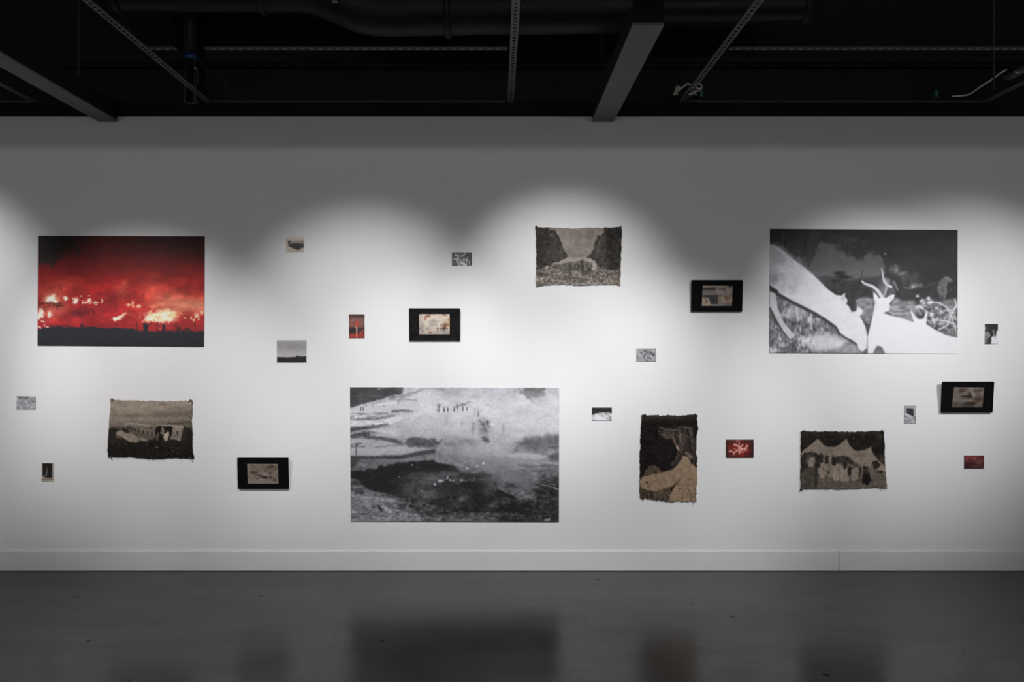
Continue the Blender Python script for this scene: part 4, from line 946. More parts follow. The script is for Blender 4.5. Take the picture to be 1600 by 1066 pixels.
def pic_tent(px):
    p = Pic([(115, 85), (1365, 85), (1405, 955), (100, 985)], px, SEP(36))
    p.ramp([(80, SEP(46)), (160, SEP(30)), (400, SEP(28)), (1000, SEP(60))])
    p.band(0.25, 60, 60); p.speck(120, 90, 1380, 320, 50, 8, SEP(58), 0.5, 2); p.blob(912, 184, 10, 10, SEP(130), 0.9); p.blob(1310, 170, 26, 22, SEP(80), 0.8); p.blob(190, 228, 8, 8, SEP(100), 0.8); p.puff(1340, 520, 40, 50, SEP(76), 0.8, 20)
    # tent canopy
    p.poly([(100, 420), (230, 320), (320, 240), (372, 200), (410, 250), (480, 310), (560, 328), (640, 318), (720, 260), (790, 205), (830, 280), (890, 350), (960, 388), (1040, 382), (1110, 350), (1158, 330), (1190, 400), (1240, 490), (1300, 550), (1400, 620), (1400, 720), (1260, 680),
            (1060, 640), (860, 600), (600, 560), (100, 560)], SEP(112), 6, 1, tex=(8, 70))
    for a in ([(372, 205), (342, 270), (300, 340)], [(372, 205), (440, 310), (470, 420)], [(790, 210), (740, 320), (640, 450)], [(790, 210), (850, 380), (960, 520)], [(1158, 335), (1100, 460), (1060, 560)], [(800, 220), (790, 420)]): p.line(a, 22, SEP(126), 20, 0.5)
    p.blob(560, 380, 120, 40, SEP(96), 0.6); p.blob(990, 450, 100, 40, SEP(90), 0.6); p.line([(342, 235), (340, 290)], 6, SEP(60), 5, 0.6)
    # arched openings
    p.poly([(100, 470), (160, 425), (250, 405), (330, 415), (390, 450), (400, 600), (100, 760)], SEP(40), 10, 0.95, tex=(16, 26)); p.poly([(600, 560), (620, 490), (680, 460), (760, 455), (850, 490), (920, 560), (900, 640), (700, 650)], SEP(44), 10, 0.9, tex=(22, 20))
    # lawn
    p.poly([(350, 780), (500, 790), (1000, 800), (1030, 640), (1420, 690), (1420, 1010), (340, 1010)], SEP(86), 14, 1, tex=(14, 24, 16))
    # crowd of guests
    p.poly([(360, 560), (440, 540), (560, 560), (700, 580), (900, 590), (990, 620), (985, 760), (960, 800), (860, 830), (780, 800), (700, 830), (640, 820), (560, 800), (480, 800), (400, 790), (365, 720)], SEP(104), 8, 1, warp=(10, 24), tex=(34, 24, 44))
    p.band(0.3, 26, 60, x=(350, 1000, 40), y=(540, 840, 40))
    for x, y, w, h, c, hc in ((438, 580, 60, 210, 140, 130), (500, 590, 44, 150, 132, 120), (585, 570, 40, 200, 122, 120), (632, 590, 70, 220, 138, 128), (700, 570, 50, 200, 120, 112), (740, 620, 70, 200, 136, 120), (800, 640, 60, 190, 130, 116), (850, 630, 46, 120, 46, 110),
                              (900, 660, 50, 160, 130, 110), (950, 620, 46, 170, 128, 100), (415, 430, 60, 110, 34, 84), (500, 450, 50, 110, 36, 116), (610, 470, 64, 110, 30, 96), (770, 540, 36, 110, 34, 80), (380, 560, 40, 60, 34, 60)):
        p.line([(x, y + h * 0.2), (x, y + h)], w, SEP(c), 9, 0.9, w * 1.1, tex=(14, 18, 40)); p.blob(x, y - 2, 15, 19, SEP(hc), 0.95, p=3); p.blob(x - 3, y - 16, 14, 8, SEP(40), 0.75); p.line([(x - w * 0.3, y + h * 0.3), (x - w * 0.55, y + h * 0.55)], 12, SEP(c * 0.8), 7, 0.6); p.line([(x + w * 0.2, y + h * 0.3), (x + w * 0.3, y + h * 0.9)], 9, SEP(c * 0.62), 7, 0.6)
    p.blob(630, 460, 14, 22, SEP(130), 0.8); p.blob(275, 385, 16, 18, SEP(70), 0.9); p.line([(440, 650), (460, 690), (500, 690)], 12, SEP(40), 6, 0.8); p.blob(520, 720, 16, 30, SEP(36), 0.9); p.blob(940, 600, 20, 30, SEP(40), 0.8); p.blob(980, 610, 18, 24, SEP(40), 0.8)
    p.line([(850, 650), (830, 730)], 50, SEP(34), 8, 0.9, 40); p.blob(940, 715, 12, 10, SEP(40), 0.8)
    # woman with long dark skirt and companions by the open flap
    p.poly([(1060, 720), (1140, 720), (1155, 800), (1165, 855), (1130, 880), (1130, 915), (1090, 915), (1020, 885), (1035, 790)], SEP(28), 6, 1); p.line([(1090, 640), (1090, 720)], 80, SEP(44), 9, 0.95, 70, tex=(24, 18)); p.blob(1095, 600, 26, 28, SEP(132), 1, p=4); p.line([(1064, 586), (1120, 572)], 20, SEP(70), 8, 0.7)
    p.blob(1165, 566, 17, 26, SEP(124), 0.95, p=3); p.line([(1185, 600), (1185, 720)], 44, SEP(92), 9, 0.9, tex=(24, 16)); p.poly([(1190, 560), (1260, 540), (1310, 590), (1290, 650), (1230, 680), (1200, 640)], SEP(32), 12, 0.95); p.poly([(1255, 670), (1330, 610), (1395, 690), (1330, 700)], SEP(128), 8, 0.9); p.poly([(1260, 690), (1345, 690), (1340, 730), (1280, 725)], SEP(32), 9, 0.95); p.line([(1180, 720), (1170, 790)], 14, SEP(130), 7, 0.7)
    p.line([(1040, 620), (1030, 660)], 20, SEP(118), 8, 0.8); p.blob(1075, 640, 24, 14, SEP(34), 0.8)
    # boy in the foreground
    p.poly([(90, 1000), (100, 780), (130, 720), (200, 660), (230, 630), (300, 620), (340, 640), (365, 700), (355, 820), (350, 1000)], SEP(70), 8, 1, tex=(12, 50)); p.poly([(320, 640), (370, 680), (355, 960), (310, 960)], SEP(48), 12, 0.9)
    for a in ([(150, 800), (230, 850)], [(120, 900), (220, 930)], [(180, 720), (170, 800)]): p.line(a, 10, SEP(54), 9, 0.7)
    p.poly([(200, 520), (225, 475), (270, 462), (312, 480), (322, 525), (332, 552), (320, 570), (312, 612), (280, 636), (235, 640), (205, 580)], SEP(122), 10, 1); p.poly([(176, 570), (172, 500), (190, 455), (245, 432), (300, 448), (322, 495), (290, 488), (250, 500), (228, 540), (215, 590), (195, 600)], SEP(58), 10, 0.95, tex=(26, 12)); p.blob(200, 545, 10, 18, SEP(110), 0.9); p.blob(300, 560, 16, 40, SEP(112), 0.6); p.blob(222, 590, 14, 26, SEP(104), 0.6); p.line([(235, 540), (255, 538)], 7, SEP(96), 5, 0.6)
    p.blur(1, 0.6); p.grain(6, 12); p.grain(5, 24)
    return np.clip(p.img, 20, 180)


# small unframed snapshots ---------------------------------------------------------------------------------
def pic_shed(px):
    p = Pic([(320, 290), (1070, 280), (1070, 890), (330, 915)], px, (150, 138, 122))
    p.poly([(400, 435), (1060, 430), (1062, 890), (405, 890)], (134, 124, 112), 10, 1)
    p.poly([(405, 440), (1060, 435), (1060, 560), (405, 560)], (112, 106, 102), 16, 1, tex=(16, 60)); p.poly([(405, 440), (520, 440), (500, 560), (405, 640)], (44, 36, 32), 30, 0.9); p.blob(980, 470, 70, 30, (70, 70, 62), 0.8)
    p.poly([(450, 600), (560, 560), (720, 540), (1060, 565), (1060, 720), (960, 740), (900, 810), (760, 820), (620, 760), (470, 680), (430, 690)], (22, 20, 20), 24, 1, tex=(8, 60)); p.blob(630, 640, 20, 50, (66, 68, 70), 0.7); p.blob(865, 650, 14, 40, (78, 80, 80), 0.7); p.blob(720, 690, 60, 40, (34, 38, 40), 0.6)
    p.line([(405, 690), (560, 770), (760, 850), (1000, 850)], 40, (150, 140, 128), 30, 0.6); p.blob(980, 780, 60, 40, (142, 132, 130), 0.8); p.poly([(870, 800), (960, 790), (920, 830)], (60, 44, 46), 16, 0.7)
    p.blur(1)
    return p.img


def pic_horizon(px):
    p = Pic([(175, 155), (1228, 150), (1222, 938), (178, 940)], px, (138, 135, 135))
    p.ramp([(150, (140, 137, 136)), (330, (128, 126, 127)), (480, (134, 131, 131)), (640, (148, 145, 147)), (740, (160, 156, 158))])
    p.band(0.03, 200, 120); p.blob(720, 370, 200, 90, (120, 118, 120), 0.6)
    p.poly([(160, 745), (560, 760), (640, 750), (860, 745), (880, 700), (910, 688), (935, 712), (1060, 730), (1240, 718), (1240, 960), (160, 960)], (22, 20, 21), 14, 1, tex=(5, 60))
    p.blur(1)
    return p.img


def pic_redplume(px):
    p = Pic([(180, 200), (615, 200), (618, 865), (182, 865)], px, (110, 72, 66))
    p.ramp([(200, (52, 36, 38)), (270, (74, 46, 46)), (330, (112, 82, 76)), (480, (124, 80, 70)), (580, (96, 58, 52)), (640, (40, 26, 27)), (720, (52, 26, 26)), (760, (150, 44, 36)), (860, (112, 26, 24))])
    p.band(0.2, 90, 60); p.blob(220, 300, 60, 40, (92, 46, 40), 0.7); p.blob(240, 450, 70, 60, (142, 84, 70), 0.6)
    p.blob(400, 450, 60, 80, (172, 62, 42), 0.95, p=3); p.blob(395, 370, 50, 40, (150, 70, 54), 0.7); p.blob(400, 500, 36, 40, (180, 60, 38), 0.8)
    p.poly([(185, 600), (330, 570), (380, 600), (380, 740), (190, 740)], (34, 24, 25), 20, 0.95); p.poly([(420, 590), (600, 590), (600, 640), (430, 690)], (40, 24, 26), 18, 0.9); p.poly([(460, 690), (540, 640), (610, 630), (610, 740), (480, 720)], (150, 48, 40), 18, 0.8)
    p.line([(400, 555), (402, 640), (396, 720), (395, 840)], 22, (240, 204, 182), 7, 1, 32); p.line([(396, 720), (394, 850)], 34, (214, 90, 70), 9, 0.8); p.blob(367, 562, 14, 16, (230, 196, 176), 0.95, p=3); p.blob(498, 728, 18, 18, (228, 190, 186), 0.95, p=3); p.blob(480, 780, 40, 30, (140, 40, 26), 0.8); p.blob(560, 800, 36, 36, (190, 66, 48), 0.8); p.blob(260, 800, 60, 40, (170, 56, 44), 0.8)
    p.blur(1)
    return p.img


def pic_bones(px):
    p = Pic([(295, 250), (1125, 250), (1125, 805), (297, 805)], px, 44)
    p.band(0.35, 140, 90); p.blob(450, 680, 110, 70, 92, 0.6); p.blob(700, 330, 110, 60, 96, 0.6); p.blob(430, 480, 80, 40, 70, 0.6)
    p.poly([(660, 560), (780, 520), (880, 620), (860, 740), (740, 700)], 120, 20, 0.9, tex=(36, 30))
    for a, w in (([(515, 340), (560, 450), (640, 580), (670, 680), (760, 790)], 40), ([(440, 340), (470, 400), (530, 420)], 40), ([(350, 545), (450, 530), (530, 520)], 40), ([(520, 530), (550, 660), (590, 800)], 60), ([(640, 580), (640, 700), (670, 810)], 36), ([(880, 260), (800, 380), (710, 430), (560, 400)], 32), ([(780, 490), (860, 560), (920, 590)], 32), ([(960, 440), (920, 550), (905, 660), (910, 760)], 34),
                 ([(920, 560), (980, 610)], 30), ([(1025, 640), (1020, 720), (1040, 800)], 40), ([(700, 700), (820, 730), (900, 790)], 60), ([(760, 790), (900, 790)], 60), ([(470, 280), (440, 340)], 26), ([(700, 420), (800, 330)], 26)):
        p.line(a, w, 178, 13, 0.92, w * 0.8)
    p.blob(910, 590, 30, 26, 196, 0.9); p.blob(740, 360, 50, 26, 62, 0.7); p.blob(860, 640, 30, 40, 40, 0.8); p.blob(960, 680, 20, 50, 26, 0.9); p.blob(1090, 690, 40, 40, 30, 0.9); p.blob(560, 510, 20, 24, 60, 0.7); p.blob(720, 780, 30, 20, 80, 0.8); p.blob(610, 640, 14, 60, 70, 0.7)
    p.blur(1)
    return p.img


def pic_trees(px):
    p = Pic([(300, 250), (1090, 250), (1090, 795), (300, 795)], px, 146)
    p.band(0.22, 90, 70)
    p.poly([(300, 250), (820, 250), (860, 330), (740, 370), (560, 380), (420, 350), (340, 320)], 104, 24, 0.8, warp=(20, 50), tex=(40, 60))
    for x, y, a, b, c in ((410, 300, 50, 36, 80), (500, 310, 60, 40, 90), (720, 310, 70, 40, 78), (660, 380, 40, 40, 96), (835, 440, 16, 80, 66), (810, 520, 40, 30, 92), (1020, 490, 50, 34, 88), (940, 400, 30, 50, 96), (1060, 420, 30, 80, 110), (610, 510, 40, 30, 86), (450, 550, 60, 30, 96), (520, 450, 70, 30, 106), (350, 500, 30, 40, 110), (640, 590, 60, 24, 96),
                          (345, 740, 44, 40, 92), (1040, 755, 50, 36, 92), (600, 760, 30, 18, 112), (740, 770, 60, 16, 116), (890, 590, 14, 30, 112), (500, 600, 30, 20, 106), (860, 770, 50, 14, 116)):
        p.blob(x, y, a, b, c, 0.95, warp=(12, 30))
    p.blob(740, 440, 24, 70, 160, 0.7); p.line([(900, 390), (1000, 490), (1060, 520)], 12, 84, 10, 0.7); p.blob(920, 290, 60, 40, 156, 0.6); p.blob(600, 310, 20, 40, 160, 0.6); p.blob(800, 670, 160, 40, 160, 0.7); p.blob(1000, 590, 60, 40, 160, 0.6); p.blob(450, 650, 90, 30, 150, 0.6)
    p.blur(1)
    return p.img


def pic_tusk(px):
    p = Pic([(245, 200), (692, 200), (700, 905), (235, 880)], px, (142, 138, 132))
    p.poly([(235, 780), (700, 760), (700, 860), (235, 860)], (116, 104, 90), 14, 0.9); p.poly([(260, 800), (640, 770), (640, 850), (260, 850)], (88, 74, 62), 16, 0.8)
    p.poly([(270, 212), (640, 212), (640, 755), (360, 758), (282, 700)], (22, 19, 17), 12, 1); p.poly([(645, 215), (690, 215), (690, 760), (645, 760)], (110, 108, 104), 9, 0.8); p.line([(655, 215), (685, 240)], 14, (70, 64, 58), 8, 0.7)
    p.line([(440, 380), (440, 560), (430, 630), (350, 735)], 30, (96, 95, 92), 9, 1, 38); p.blob(290, 740, 40, 30, (120, 116, 108), 0.9); p.blob(520, 450, 60, 90, (18, 22, 22), 0.5)
    p.blur(1)
    return p.img


def pic_beetle(px):
    p = Pic([(240, 245), (1065, 245), (1068, 800), (243, 800)], px, 150)
    p.band(0.12, 120, 90); p.shear(120, lambda x, y: sstep(960, 1060, x), 0.6); p.shear(128, lambda x, y: sstep(730, 800, y), 0.5); p.shear(126, lambda x, y: sstep(330, 250, y) * sstep(400, 600, x), 0.5)
    for a, w, c in (([(560, 380), (540, 440)], 36, 66), ([(560, 370), (660, 375), (690, 420), (620, 500), (580, 570), (580, 660)], 52, 60), ([(400, 410), (460, 460)], 50, 58), ([(340, 400), (420, 420)], 24, 100), ([(820, 410), (870, 470), (960, 530)], 76, 66), ([(960, 480), (930, 560)], 60, 62), ([(260, 610), (320, 610)], 36, 78), ([(690, 590), (720, 660), (840, 680)], 46, 74),
                    ([(740, 470), (745, 500)], 46, 70), ([(660, 730), (720, 770)], 54, 60), ([(820, 640), (850, 690)], 40, 58), ([(570, 680), (610, 750)], 26, 96), ([(800, 560), (830, 660)], 40, 90), ([(470, 520), (510, 620)], 20, 110), ([(740, 380), (760, 400)], 26, 100)):
        p.line(a, w, c, 16, 0.9)
    p.blob(600, 430, 24, 40, 214, 0.95, rot=0.4); p.blob(740, 600, 60, 60, 112, 0.7, tex=(30, 30)); p.blob(640, 640, 24, 60, 186, 0.8); p.blob(860, 600, 20, 60, 180, 0.7); p.blob(750, 730, 70, 20, 190, 0.7); p.blob(755, 545, 14, 20, 186, 0.8); p.blob(700, 530, 20, 40, 176, 0.6)
    p.blur(1)
    return p.img


def pic_crowd(px):
    p = Pic([(300, 210), (1245, 210), (1245, 835), (300, 835)], px, 212)
    p.poly([(280, 190), (1265, 190), (1265, 480), (1210, 500), (1120, 450), (1060, 430), (960, 470), (900, 440), (820, 460), (740, 480), (690, 430), (620, 480), (560, 500), (470, 490), (420, 520), (340, 560), (280, 560)], 30, 20, 1, tex=(4, 90))
    for x, y, a, b, c in ((670, 480, 50, 40, 132), (1020, 480, 70, 50, 128), (810, 490, 60, 30, 190), (790, 620, 26, 26, 70), (895, 610, 22, 40, 84), (625, 570, 16, 50, 110), (720, 560, 20, 40, 120), (780, 550, 50, 24, 120), (930, 500, 24, 40, 66), (990, 540, 60, 16, 110), (465, 640, 22, 24, 130), (440, 560, 40, 30, 140), (330, 640, 24, 50, 96), (410, 760, 50, 20, 140), (1045, 710, 26, 34, 86), (970, 740, 18, 30, 110), (1170, 680, 50, 70, 92), (1170, 790, 50, 34, 70), (1110, 800, 26, 24, 90),
                          (345, 805, 60, 16, 74), (1235, 530, 14, 24, 90), (1090, 590, 26, 40, 120), (900, 810, 40, 12, 160), (370, 560, 40, 40, 130), (1120, 490, 30, 30, 130)):
        p.blob(x, y, a, b, c, 0.9, p=2.5, warp=(10, 24))
    p.blob(1170, 560, 46, 60, 204, 0.8); p.line([(310, 690), (370, 740)], 30, 215, 12, 0.8); p.blob(1020, 600, 40, 40, 176, 0.7)
    p.blur(1)
    return p.img


def pic_coral(px):
    p = Pic([(230, 180), (1330, 180), (1330, 908), (230, 908)], px, (52, 20, 17))
    p.blob(760, 540, 480, 330, (98, 22, 18), 1); p.band(0.25, 120, 100); p.blob(500, 480, 170, 110, (120, 28, 20), 0.7); p.blob(880, 800, 90, 90, (128, 30, 26), 0.8); p.blob(1120, 660, 110, 60, (116, 28, 20), 0.7); p.blob(420, 820, 90, 50, (100, 24, 28), 0.7)
    p.shear((24, 18, 15), lambda x, y: sstep(1180, 1320, x) + sstep(330, 240, x) * 0.8 + sstep(260, 190, y) * 0.5 * sstep(600, 300, x), 0.75)
    c = (206, 152, 142)
    for a, w in (([(560, 370), (650, 400), (760, 480), (880, 550), (960, 550)], 80), ([(960, 550), (1030, 480), (1090, 420)], 60), ([(1050, 370), (1060, 440), (1110, 450)], 40), ([(960, 550), (1050, 560), (1040, 620)], 50), ([(960, 560), (980, 650)], 40), ([(760, 480), (840, 440), (880, 380)], 50), ([(880, 460), (930, 380)], 30), ([(700, 430), (770, 380), (750, 310)], 46), ([(760, 320), (720, 250), (700, 200)], 30), ([(650, 280), (660, 240)], 34), ([(780, 220), (810, 205)], 20),
                 ([(800, 520), (720, 590), (640, 640), (560, 700), (460, 640), (380, 660), (340, 660)], 60), ([(400, 590), (460, 640)], 40), ([(560, 700), (520, 790)], 50), ([(640, 630), (620, 570), (540, 540)], 36), ([(740, 580), (780, 660), (750, 750)], 70), ([(840, 560), (880, 640), (900, 690)], 60), ([(820, 680), (800, 620)], 40)):
        p.line(a, w, c, 16, 0.92, w * 0.75, tex=(24, 40))
    p.blob(740, 570, 60, 50, (176, 132, 116), 0.7); p.blob(890, 650, 50, 36, (152, 104, 86), 0.8); p.blob(700, 690, 30, 26, (160, 40, 48), 0.8); p.blob(745, 400, 24, 24, (110, 40, 38), 0.8); p.blob(620, 770, 60, 40, (110, 56, 46), 0.7); p.blob(1060, 460, 40, 40, (196, 110, 116), 0.7); p.blob(820, 600, 16, 30, (110, 40, 36), 0.7)
    p.blur(1)
    return p.img


def pic_ruin(px):
    p = Pic([(315, 210), (720, 210), (738, 885), (295, 885)], px, 152)
    p.shear(120, lambda x, y: sstep(260, 215, y), 0.8); p.band(0.1, 120, 60); p.shear(128, lambda x, y: sstep(340, 315, x) * sstep(400, 300, y), 0.7)
    p.poly([(382, 300), (640, 325), (655, 640), (560, 590), (385, 490)], 44, 10, 1, tex=(14, 40)); p.blob(445, 410, 50, 40, 84, 0.7); p.blob(560, 500, 40, 60, 70, 0.6); p.line([(665, 340), (668, 620)], 26, 168, 9, 0.8); p.line([(700, 330), (704, 540)], 12, 120, 7, 0.7)
    p.poly([(650, 610), (735, 600), (735, 800), (600, 700)], 92, 16, 0.8)
    for a, w, c in (([(310, 490), (430, 550), (560, 600), (690, 690)], 34, 200), ([(360, 520), (500, 630), (650, 750)], 50, 184), ([(310, 680), (430, 720), (560, 790), (720, 850)], 34, 190), ([(560, 640), (690, 710)], 24, 66), ([(330, 620), (380, 640)], 44, 106), ([(420, 650), (470, 700)], 36, 110), ([(540, 740), (580, 745)], 34, 60), ([(320, 800), (460, 790), (520, 790)], 34, 92), ([(320, 720), (420, 740)], 26, 128), ([(640, 860), (720, 850)], 22, 110), ([(320, 860), (420, 860), (540, 850)], 30, 132)):
        p.line(a, w, c, 10, 0.85)
    p.band(0.12, 40, 40, y=(480, 900, 40)); p.blob(640, 760, 40, 20, 170, 0.7)
    p.blur(1)
    return p.img


def pic_shadow(px):
    p = Pic([(330, 150), (803, 150), (803, 890), (315, 890)], px, 216)
    p.poly([(320, 150), (820, 140), (810, 420), (770, 350), (745, 460), (725, 640), (690, 570), (640, 480), (660, 620), (620, 590), (590, 610), (550, 680), (560, 790), (530, 830), (560, 900), (310, 900), (330, 850), (360, 800), (320, 700), (360, 500), (330, 420), (365, 310)], 34, 12, 1, tex=(8, 60))
    p.poly([(360, 420), (450, 430), (520, 520), (530, 600), (440, 680), (400, 790), (330, 790), (320, 640)], 128, 26, 0.9, tex=(24, 60)); p.blob(470, 700, 50, 60, 84, 0.8); p.blob(450, 320, 60, 70, 66, 0.7); p.poly([(630, 330), (690, 390), (640, 500), (570, 470)], 116, 16, 0.9); p.line([(640, 480), (680, 600), (710, 700)], 20, 200, 10, 0.8); p.line([(650, 620), (710, 715)], 12, 90, 8, 0.8)
    p.blob(430, 815, 24, 24, 170, 0.7); p.blob(350, 830, 30, 30, 190, 0.7); p.blob(675, 875, 18, 14, 150, 0.8); p.blob(790, 830, 16, 24, 150, 0.8); p.blob(600, 580, 30, 30, 26, 0.8); p.blob(460, 865, 80, 16, 30, 0.8)
    p.blur(1)
    return p.img


def pic_rose(px):
    p = Pic([(285, 297), (1070, 297), (1068, 825), (283, 825)], px, (66, 34, 35))
    p.ramp([(300, (84, 38, 36)), (450, (82, 34, 35)), (620, (52, 28, 28)), (820, (40, 22, 22))]); p.band(0.25, 110, 90)
    for x, y, a, b, c in ((420, 380, 50, 40, (134, 70, 66)), (400, 490, 60, 60, (94, 30, 28)), (590, 370, 50, 40, (132, 60, 60)), (690, 420, 90, 50, (118, 68, 66)), (740, 370, 60, 40, (112, 76, 66)), (890, 400, 90, 60, (64, 28, 24)), (1030, 340, 50, 50, (36, 26, 24)), (890, 580, 90, 50, (112, 80, 80)), (930, 500, 40, 40, (108, 76, 78)), (950, 680, 20, 30, (108, 76, 76)), (730, 520, 40, 40, (98, 62, 60)), (680, 740, 36, 44, (124, 86, 86)), (820, 720, 40, 40, (118, 76, 78)), (1010, 760, 50, 30, (110, 80, 76)),
                          (550, 600, 90, 60, (36, 24, 25)), (510, 530, 20, 30, (98, 62, 62)), (620, 580, 20, 30, (84, 48, 52)), (340, 470, 20, 30, (106, 62, 62)), (420, 680, 70, 50, (46, 20, 18)), (320, 780, 40, 40, (26, 22, 20)), (900, 770, 40, 30, (52, 26, 26))):
        p.blob(x, y, a, b, c, 0.8, warp=(12, 30))
    p.blur(1)
    return p.img


# the four plates set in black panels -------------------------------------------------------------------------
def pic_plate_palms(px):
    p = Pic([(425, 295), (1102, 295), (1102, 745), (427, 745)], px, (206, 192, 176))
    p.shear((158, 150, 146), lambda x, y: sstep(520, 430, x) + sstep(560, 740, y) * 0.7, 0.7); p.band(0.07, 120, 80); p.blob(760, 380, 200, 70, (226, 212, 196), 0.7); p.blob(560, 470, 70, 40, (224, 208, 190), 0.7); p.blob(1080, 480, 40, 120, (214, 168, 120), 0.7)
    p.line([(640, 462), (760, 452), (880, 458)], 22, (150, 144, 140), 10, 0.8); p.blob(715, 430, 22, 22, (120, 116, 114), 0.8); p.blob(760, 425, 10, 30, (116, 112, 110), 0.8); p.poly([(640, 480), (820, 480), (850, 560), (650, 570)], (170, 160, 152), 20, 0.8, tex=(14, 24)); p.blob(610, 620, 60, 40, (140, 132, 126), 0.7); p.blob(500, 560, 30, 90, (130, 124, 120), 0.7); p.blob(450, 620, 26, 30, (120, 116, 114), 0.8)
    br = (128, 66, 40)
    for x, y, a, b in ((575, 355, 26, 28), (610, 330, 30, 20), (650, 330, 22, 36), (885, 365, 14, 16), (1000, 320, 40, 20), (1075, 415, 16, 24), (920, 540, 26, 32), (1000, 560, 44, 44), (1070, 530, 24, 30), (975, 590, 40, 20), (668, 705, 32, 26), (512, 665, 12, 24), (490, 690, 18, 12), (550, 400, 16, 30), (960, 310, 20, 14)):
        p.blob(x, y, a, b, br, 0.85, p=2.5, warp=(10, 18))
    p.blob(672, 706, 16, 14, (84, 40, 28), 0.8); p.blob(1005, 520, 40, 36, (84, 64, 54), 0.8, warp=(10, 14))
    for x in (835, 905, 940, 985, 1040): p.line([(x, 600), (x + 4, 690)], 11, (58, 50, 48), 6, 0.9); p.blob(x, 610, 24, 18, (64, 56, 52), 0.8, warp=(8, 12))
    p.blob(985, 630, 22, 40, (48, 42, 42), 0.9); p.blob(835, 680, 12, 26, (56, 50, 48), 0.8); p.line([(740, 700), (830, 700)], 8, (176, 160, 150), 6, 0.7); p.poly([(950, 690), (1100, 660), (1100, 745), (940, 745)], (150, 144, 142), 16, 0.8)
    p.blur(1)
    return p.img


def pic_plate_train(px):
    p = Pic([(400, 300), (1130, 305), (1135, 778), (405, 778)], px, (98, 88, 80))
    p.band(0.12, 120, 80); p.shear((112, 102, 94), lambda x, y: sstep(600, 760, y), 0.6); p.blob(450, 380, 60, 80, (108, 98, 94), 0.6); p.blob(600, 400, 140, 70, (86, 74, 62), 0.7); p.blob(1000, 380, 130, 60, (74, 58, 44), 0.7)
    d = (38, 28, 22)
    for x, y, a, b in ((510, 325, 22, 20), (970, 370, 40, 26), (900, 370, 30, 20), (890, 410, 20, 20), (845, 460, 34, 24), (940, 525, 40, 36), (1080, 400, 22, 50), (1000, 350, 30, 20), (640, 500, 40, 20), (545, 500, 60, 24), (1050, 690, 40, 40), (960, 330, 14, 30), (790, 380, 20, 16)):
        p.blob(x, y, a, b, d, 0.8, warp=(10, 16))
    p.line([(480, 490), (600, 550), (720, 590), (760, 610)], 26, d, 12, 0.85, 34); p.poly([(760, 590), (880, 600), (880, 655), (760, 655)], (32, 24, 22), 12, 0.95, tex=(14, 20)); p.blob(955, 630, 44, 28, d, 0.95, warp=(8, 14)); p.line([(580, 610), (600, 640), (640, 665), (670, 650)], 14, d, 8, 0.9); p.blob(720, 610, 40, 22, d, 0.8); p.line([(640, 520), (760, 520), (880, 545)], 20, (116, 106, 98), 9, 0.8); p.line([(770, 570), (860, 570)], 16, (124, 116, 110), 7, 0.8); p.blob(1062, 380, 8, 20, (150, 138, 118), 0.9)
    p.blob(740, 680, 40, 26, (122, 112, 110), 0.8); p.blob(640, 610, 24, 22, (118, 108, 98), 0.8); p.line([(1000, 300), (1100, 320)], 20, (118, 108, 86), 12, 0.5)
    p.blur(1)
    return p.img


def pic_plate_house(px):
    p = Pic([(425, 322), (1140, 325), (1130, 805), (412, 805)], px, (110, 102, 96))
    p.band(0.14, 110, 70)
    p.poly([(430, 375), (720, 365), (740, 430), (430, 430)], (44, 34, 26), 14, 0.95); p.poly([(425, 430), (720, 430), (720, 520), (425, 530)], (88, 80, 74), 12, 0.9); p.line([(425, 455), (700, 455)], 10, (124, 116, 110), 6, 0.8); p.line([(425, 508), (690, 512)], 18, (136, 126, 118), 8, 0.9); p.line([(430, 345), (640, 340), (1000, 335)], 26, (146, 136, 126), 9, 0.9, 10)
    p.poly([(425, 545), (790, 540), (800, 760), (640, 770), (600, 680), (540, 600), (430, 610)], (34, 33, 34), 12, 1, tex=(8, 40)); p.line([(738, 560), (736, 650)], 14, (70, 72, 76), 8, 0.7); p.blob(850, 560, 30, 30, (40, 36, 34), 0.9); p.poly([(740, 400), (870, 380), (980, 400), (960, 460), (820, 440)], (74, 68, 62), 18, 0.7); p.blob(940, 405, 30, 20, (40, 36, 32), 0.8); p.blob(780, 460, 40, 50, (128, 116, 116), 0.8)
    p.line([(810, 560), (815, 740)], 20, (120, 108, 98), 9, 0.8); p.blob(880, 470, 60, 40, (124, 118, 116), 0.8); p.poly([(860, 560), (1000, 600), (1130, 560), (1130, 700), (900, 720)], (146, 128, 104), 24, 0.8); p.blob(1050, 480, 60, 60, (130, 120, 112), 0.7)
    for x, y, a, b in ((970, 590, 30, 40), (1010, 640, 40, 40), (1065, 610, 22, 36), (1110, 565, 24, 24), (1070, 350, 60, 30), (500, 740, 24, 24), (525, 700, 20, 40), (450, 740, 16, 20)):
        p.blob(x, y, a, b, (72, 44, 24), 0.85, warp=(10, 16))
    p.poly([(412, 800), (415, 600), (460, 590), (580, 620), (620, 800)], (148, 132, 112), 18, 0.75); p.line([(470, 600), (540, 690)], 20, (42, 36, 32), 14, 0.7); p.blob(510, 720, 20, 30, (64, 44, 28), 0.8); p.line([(640, 780), (800, 790), (860, 795)], 18, (150, 138, 130), 9, 0.8); p.poly([(960, 740), (1130, 700), (1130, 805), (960, 805)], (84, 80, 76), 22, 0.8)
    p.shear((40, 26, 20), lambda x, y: sstep(1000, 1080, x) * sstep(370, 325, y), 0.7)
    p.blur(1)
    return p.img


